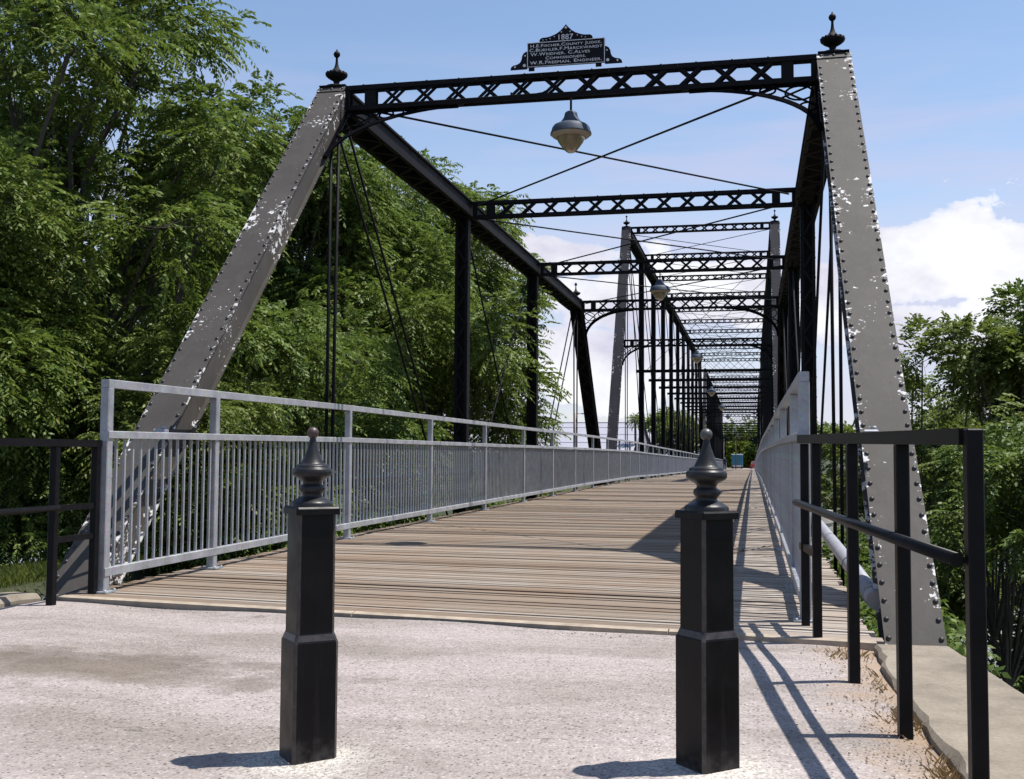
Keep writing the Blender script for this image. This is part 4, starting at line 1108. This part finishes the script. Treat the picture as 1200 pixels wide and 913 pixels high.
tree('hackberry_tree', 'far tree seen between the rods left of the right end post', (7.6,44,-7), lobset((7.6,44,.4),(3.2,3.2,3.0),11,1.2,15), 330, 11, (.45,9,.17,.05), M['leafC'], group=GR, trunk_r=.2, seed=35, droop=.3)
tree('hackberry_tree', 'unseen tree added off the right picture edge to shade the bank below the wall', (8.8,14.0,-5.5), lobset((8.2,15,1.4),(2.2,2.6,1.8),11,.9,16), 330, 12, (.4,9,.13,.04), M['leafB'], group=GR, trunk_r=.16, seed=36, droop=.35)  # added outside the frame so that its crown shades the bank
# far bank
GF = 'trees on the far bank'
far = [((-1.6,229,-1.7),(-1.6,229,1.2),(3.4,3,2.6),M['leafD'],'yellow green tree directly behind the far truck'),
       ((7,226,-1.7),(6.6,226,2.6),(4.5,4.5,3.8),M['leafB'],'dark tree on the far bank right of the truck'),
       ((15,236,-1.7),(15,236,3.4),(7,6,4.4),M['leafB'],'broad dark tree behind the far end of the right railing'),
       ((1.0,262,-1.7),(1.0,262,3.2),(10,7,4.4),M['leafB'],'tall dark tree rising behind the yellow green tree'),
       ((-14,240,-1.7),(-14,240,4.5),(7,5,5),M['leafC'],'olive tree on the far bank left of the deck end'),
       ((-27,226,-1.7),(-27,226,2.6),(6,5,3.6),M['leafC'],'low olive tree below the palms on the far bank'),
       ((-41,222,-1.7),(-40,222,1.8),(5,4,3),M['leafB'],'small dark tree beside the pale building')]
for i, (bs, c_, r__, mt, lb) in enumerate(far):
    tree('far_tree', lb, bs, lobset(c_, r__, 9, r__[0]*.36, 40+i), 240, 10, (1.1, 7, .5, .16), mt, group=GF, trunk_r=.35, seed=60+i, droop=.3)

def palms():
    for (x, y, h, lb) in ((-19.5,205,9.2,'leftmost fan palm rising above the pale building end'), (-14.6,206,9.2,'middle fan palm behind the tall span posts'), (-10.7,206,8.9,'rightmost fan palm seen through the vertical posts')):
        t = thing('palm_tree', lb, 'palm', (x, y, -1.6), 0, 'fan palms beyond the river')
        b = MB(); b.tube([(0,0,-.3),(.1,0,h*.5),(.05,.05,h)], [.3,.22,.2], 9); b.build('trunk', M['bark'], t)
        n = 42; rng = np.random.default_rng(int(-x)); d = nz(rng.normal(0,1,(n,3))); d[:,2] = d[:,2]*.8+.15; d = nz(d)
        org = np.tile(np.array([[.05,.05,h]]), (n,1))
        me = leaf_mesh('crown', org, d, 1.5, 11, .75, .09, M['leafC'], .35, rng); link('crown', me, t)
palms()

# ------------------------------------------------------------------ things on the far bank
def far_things():
    m_pale = m_simple('pale_stucco', (.27,.27,.31), .8, var=.06, scale=.4)
    m_band = m_simple('grey_band', (.42,.43,.46), .8); m_win = m_simple('dark_window_glass', (.05,.06,.07), .1)
    t = thing('pale_building', 'long building with a pale seamed metal roof across the river, left of the deck', 'building', (-27.8, 200, -1.7))
    b = MB(); b.box(-40, 8.0, 0, 44, 0, 3.0)
    b.add([(-40,.1,3.0),(8,.1,3.0),(8,43.9,3.0),(-40,43.9,3.0),(-40,22,8.7),(8,22,8.7)], [(1,2,5),(0,4,3)]); b.build('wall', m_pale, t)
    b = MB(); b.add([(-40.4,-.5,2.95),(8.4,-.5,2.95),(8.4,22,9.0),(-40.4,22,9.0),(-40.4,44.5,2.95),(8.4,44.5,2.95)], [(0,1,2,3),(3,2,5,4)])
    rf = b.build('roof', m_pale, t)
    for k, (yy, zz) in enumerate(((6.5,4.84),(12.5,6.45),(18.,7.93))):
        b = MB(); b.beam((-40,yy,zz+.03),(8.2,yy,zz+.03), .25, .06); b.build('seam', m_band, rf)
    b = MB(); b.beam((-40.5,22,9.06),(8.5,22,9.06), .5, .12); b.build('ridge_cap', m_band, rf)
    t = thing('street_lamp', 'single arm street lamp in front of the pale building', 'street lamp', (-23.55, 160, -1.3))
    b = MB(); b.tube([(0,0,-.4),(0,0,8.3)], [.26,.2], 10); b.build('pole', m_simple('pinkish_concrete_pole', (.4,.33,.31), .8), t)
    b = MB(); b.tube([(0,0,8.1),(.7,0,8.2),(1.0,0,8.2)], .05, 8); b.build('arm', M['conduit'], t)
    b = MB(); b.bevbox(.9,1.75,-.15,.15,8.1,8.28,.04); b.build('lamp_head', M['conduit'], t)
    # box truck seen from behind
    blue = m_simple('truck_blue_paint', (.02,.13,.20), .4, var=.06, scale=.7, bump=0); white = m_simple('truck_white', (.75,.75,.75), .5, var=.05); blk = m_simple('tyre_black', (.02,.02,.02), .8)
    t = thing('truck', 'blue box truck with white top rail parked beyond the far end of the deck', 'truck', (-1.1, 213, -1.60)); t.scale = (.87,)*3
    b = MB(); b.bevbox(-1.2,1.2,0,6.2,.75,3.0,.03); b.build('cargo_box', blue, t)
    b = MB(); b.box(-1.22,1.22,-.02,6.22,3.003,3.22); b.build('top_rail', white, t)
    b = MB(); b.box(-.02,.02,-.03,-.002,.8,2.95); b.box(-.9,-.86,-.03,-.002,.8,2.95); b.box(.5,.54,-.03,-.002,.8,2.95); b.build('door_bars', blk, t)
    b = MB(); b.box(-1.1,1.1,-.12,-.04,.5,.68); b.build('bumper', white, t)
    b = MB(); b.bevbox(-1.05,1.05,6.3,8.2,.5,2.5,.1); b.build('cab', white, t)
    for x in (-1.0,1.0):
        for y in (1.2,7.2):
            b = MB(); b.tube([(x-.14,y,.45),(x+.14,y,.45)], .45, 18); wh = b.build('wheel', blk, t)
            b = MB(); b.tube([(x-.15,y,.45),(x+.15,y,.45)], .22, 12); b.build('rim', white, wh)
    for x in (-.95,.95):
        b = MB(); b.box(x-.1,x+.1,-.14,-.121,.53,.65); b.build('tail_light', m_simple('red_lens', (.4,.02,.02), .3), t)
    red = m_simple('car_red_paint', (.32,.035,.04), .3, var=.05, bump=0)
    t = thing('car', 'red car parked beyond the right end of the deck', 'car', (2.2, 214, -1.60))
    b = MB()
    pr = [(-.85,.28),(.85,.28),(.88,.75),(.8,.9),(-.8,.9),(-.88,.75)]
    b.extrude(pr, 0, 4.3); b.build('body', red, t)
    b = MB(); v = [(-.78,.5,.9),(.78,.5,.9),(.78,3.2,.9),(-.78,3.2,.9),(-.62,1.0,1.42),(.62,1.0,1.42),(.62,2.5,1.42),(-.62,2.5,1.42)]
    b.add(v, [(3,2,1,0),(4,5,6,7),(0,1,5,4),(1,2,6,5),(2,3,7,6),(3,0,4,7)]); cb = b.build('cabin', red, t)
    b = MB(); b.add([(-.66,.585,1.0),(.66,.585,1.0),(.56,.93,1.38),(-.56,.93,1.38)], [(0,1,2,3)]); b.v = [(x, y-.03, z) for x, y, z in b.v]; b.build('rear_window', m_win, cb)
    for x in (-.72,.72):
        for y in (.8,3.4):
            b = MB(); b.tube([(x-.11,y,.32),(x+.11,y,.32)], .32, 16); b.build('wheel', blk, t)
        b = MB(); b.box(x-.12,x+.12,-.02,-.002,.62,.78); b.build('tail_light', m_simple('red_lens', (.4,.02,.02), .3), t)
    t = thing('utility_pole', 'thin dark pole standing in front of the far truck', 'pole', (-1.25, 206, -1.6))
    b = MB(); b.tube([(0,0,-.3),(0,0,5.6)], [.1,.07], 8); b.build('shaft', M['stringer'], t)
    b = MB(); b.beam((-.6,0,5.2),(.6,0,5.2), .09, .09); b.build('crossarm', M['stringer'], t)
far_things()

def walker():
    t = thing('person', 'distant walker in dark clothes by the left railing far down the deck', 'person', (-2.05, 158, dz(158)))
    J = {'pel':(0,0,.95),'chest':(0,.02,1.28),'neck':(0,.02,1.48),'head':(0,-.01,1.62),'htop':(0,0,1.74),
         'shL':(-.18,.02,1.42),'elL':(-.23,.05,1.14),'haL':(-.22,-.05,.90),'shR':(.18,.02,1.42),'elR':(.23,-.02,1.14),'haR':(.22,-.14,.92),
         'hpL':(-.1,0,.9),'knL':(-.11,-.10,.5),'anL':(-.11,-.02,.08),'toL':(-.12,-.16,.04),'hpR':(.1,0,.9),'knR':(.11,.06,.5),'anR':(.11,.2,.10),'toR':(.12,.08,.04)}
    rad = dict(pel=.15,chest=.17,neck=.06,head=.10,htop=.07,shL=.07,elL=.05,haL=.04,shR=.07,elR=.05,haR=.04,hpL=.10,knL=.065,anL=.045,toL=.04,hpR=.10,knR=.065,anR=.045,toR=.04)
    E_ = [('pel','chest'),('chest','neck'),('neck','head'),('head','htop'),('chest','shL'),('shL','elL'),('elL','haL'),('chest','shR'),('shR','elR'),('elR','haR'),('pel','hpL'),('hpL','knL'),('knL','anL'),('anL','toL'),('pel','hpR'),('hpR','knR'),('knR','anR'),('anR','toR')]
    nm = list(J); me = bpy.data.meshes.new('body'); me.from_pydata([J[k] for k in nm], [(nm.index(a), nm.index(b_)) for a, b_ in E_], [])
    o = link('body', me, t); sk = o.modifiers.new('skin', 'SKIN'); ss = o.modifiers.new('sub', 'SUBSURF'); ss.levels = 1; ss.render_levels = 1
    for i, k in enumerate(nm):
        me.skin_vertices[0].data[i].radius = (rad[k], rad[k])
        me.skin_vertices[0].data[i].use_root = (k == 'pel')
    me.materials.append(m_simple('dark_clothing', (.02,.02,.028), .9))
    b = MB(); b.lathe([(0,1.80),(.06,1.785),(.10,1.74),(.115,1.67),(.11,1.60),(.07,1.56)], 12, (0,.02,0)); b.build('hair', m_simple('light_grey_hair', (.5,.48,.46), .9), t)
walker()

# ------------------------------------------------------------------ grass
def blades(name, spots, h, wd, mat, seed, lean=.5):
    rng = np.random.default_rng(seed); p = np.array(spots, float); n = len(p)
    a = rng.uniform(0, 2*np.pi, n); hh = h*rng.uniform(.4, 1.2, (n,1))
    s_ = np.stack([np.cos(a), np.sin(a), np.zeros(n)], 1)*wd; ln = np.stack([np.cos(a+1.4), np.sin(a+1.4), np.zeros(n)], 1)*hh*lean*rng.uniform(.2,1.4,(n,1))
    up_ = np.array([0,0,1.])*hh
    q = np.stack([p-s_, p+s_, p+s_*.5+up_*.6+ln*.4, p-s_*.2+up_*.95+ln], 1).reshape(-1,3)
    me = bpy.data.meshes.new(name); me.from_pydata([tuple(x) for x in q], [], [(4*i,4*i+1,4*i+2,4*i+3) for i in range(n)]); me.materials.append(mat)
    return stuff(link(name, me))
rng = np.random.default_rng(5)
sp = []
for cx_, cy_, n_, rx_, ry_ in ((2.43,3.75,420,.03,.14),(2.39,4.55,420,.045,.13),(2.36,5.2,130,.04,.2),(2.28,6.0,150,.05,.09),(2.46,3.1,300,.03,.2)):
    for k in range(n_): sp.append((cx_+rng.normal(0,rx_), cy_+rng.normal(0,ry_), -.05))
blades('dry_grass', sp, .055, .0011, M['drygrass'], 3, .8)
sp = []
for k in range(15000):
    x = rng.uniform(-9.0, -5.6) if k > 1000 else -3.25-abs(rng.normal(0,.5)); y = rng.uniform(8.5, 13.6) if k > 1000 else rng.uniform(4.5, 7.8); ds = -2.95-x
    z = -.16-.1*min(ds,1.2)-.07*min(max(0,ds-1.2),3)-.4*min(max(0,ds-4.2),7)
    sp.append((x, y, z-.02))
blades('grass', sp, .13, .004, M['grass'], 4, .6)

def grit():
    rng = np.random.default_rng(17); b = MB()
    def stone(x, y, z, r):
        v = [(x+r*rng.uniform(.6,1.2)*a, y+r*rng.uniform(.6,1.2)*c_, z+r*rng.uniform(.5,.9)*d) for a, c_, d in ((1,0,0),(0,1,0),(-1,0,0),(0,-1,0),(0,0,1),(0,0,-1))]
        b.add(v, [(0,1,4),(1,2,4),(2,3,4),(3,0,4),(1,0,5),(2,1,5),(3,2,5),(0,3,5)])
    for k in range(520):
        y = rng.uniform(2.8, 6.2); x = 2.42 - .022*(y-3.8) - abs(rng.normal(0, .14)); stone(x, y, -.022*max(0,(x-2.25)/.2)-.028*max(0,y-5.4)+.002, rng.uniform(.0022,.0065))
    for k in range(260):
        x = rng.uniform(-2.8, 2.3); y = 6.36 + .36*max(0,(.6-x)/3.4) - abs(rng.normal(0,.05)); stone(x, y, -.022, rng.uniform(.002,.006))
    for k in range(160):
        bx, by = ((.38,3.505),(1.681,3.66))[k % 2]; a = rng.uniform(0,6.28); q = rng.uniform(.10,.24); stone(bx+q*math.cos(a), by+q*math.sin(a), .003, rng.uniform(.0015,.0035))
    for k in range(160): stone(rng.uniform(-2.7,2.3), rng.uniform(2.2,6.2), .003, rng.uniform(.0015,.0035))
    stuff(b.build('grit', M['slab']))
grit()
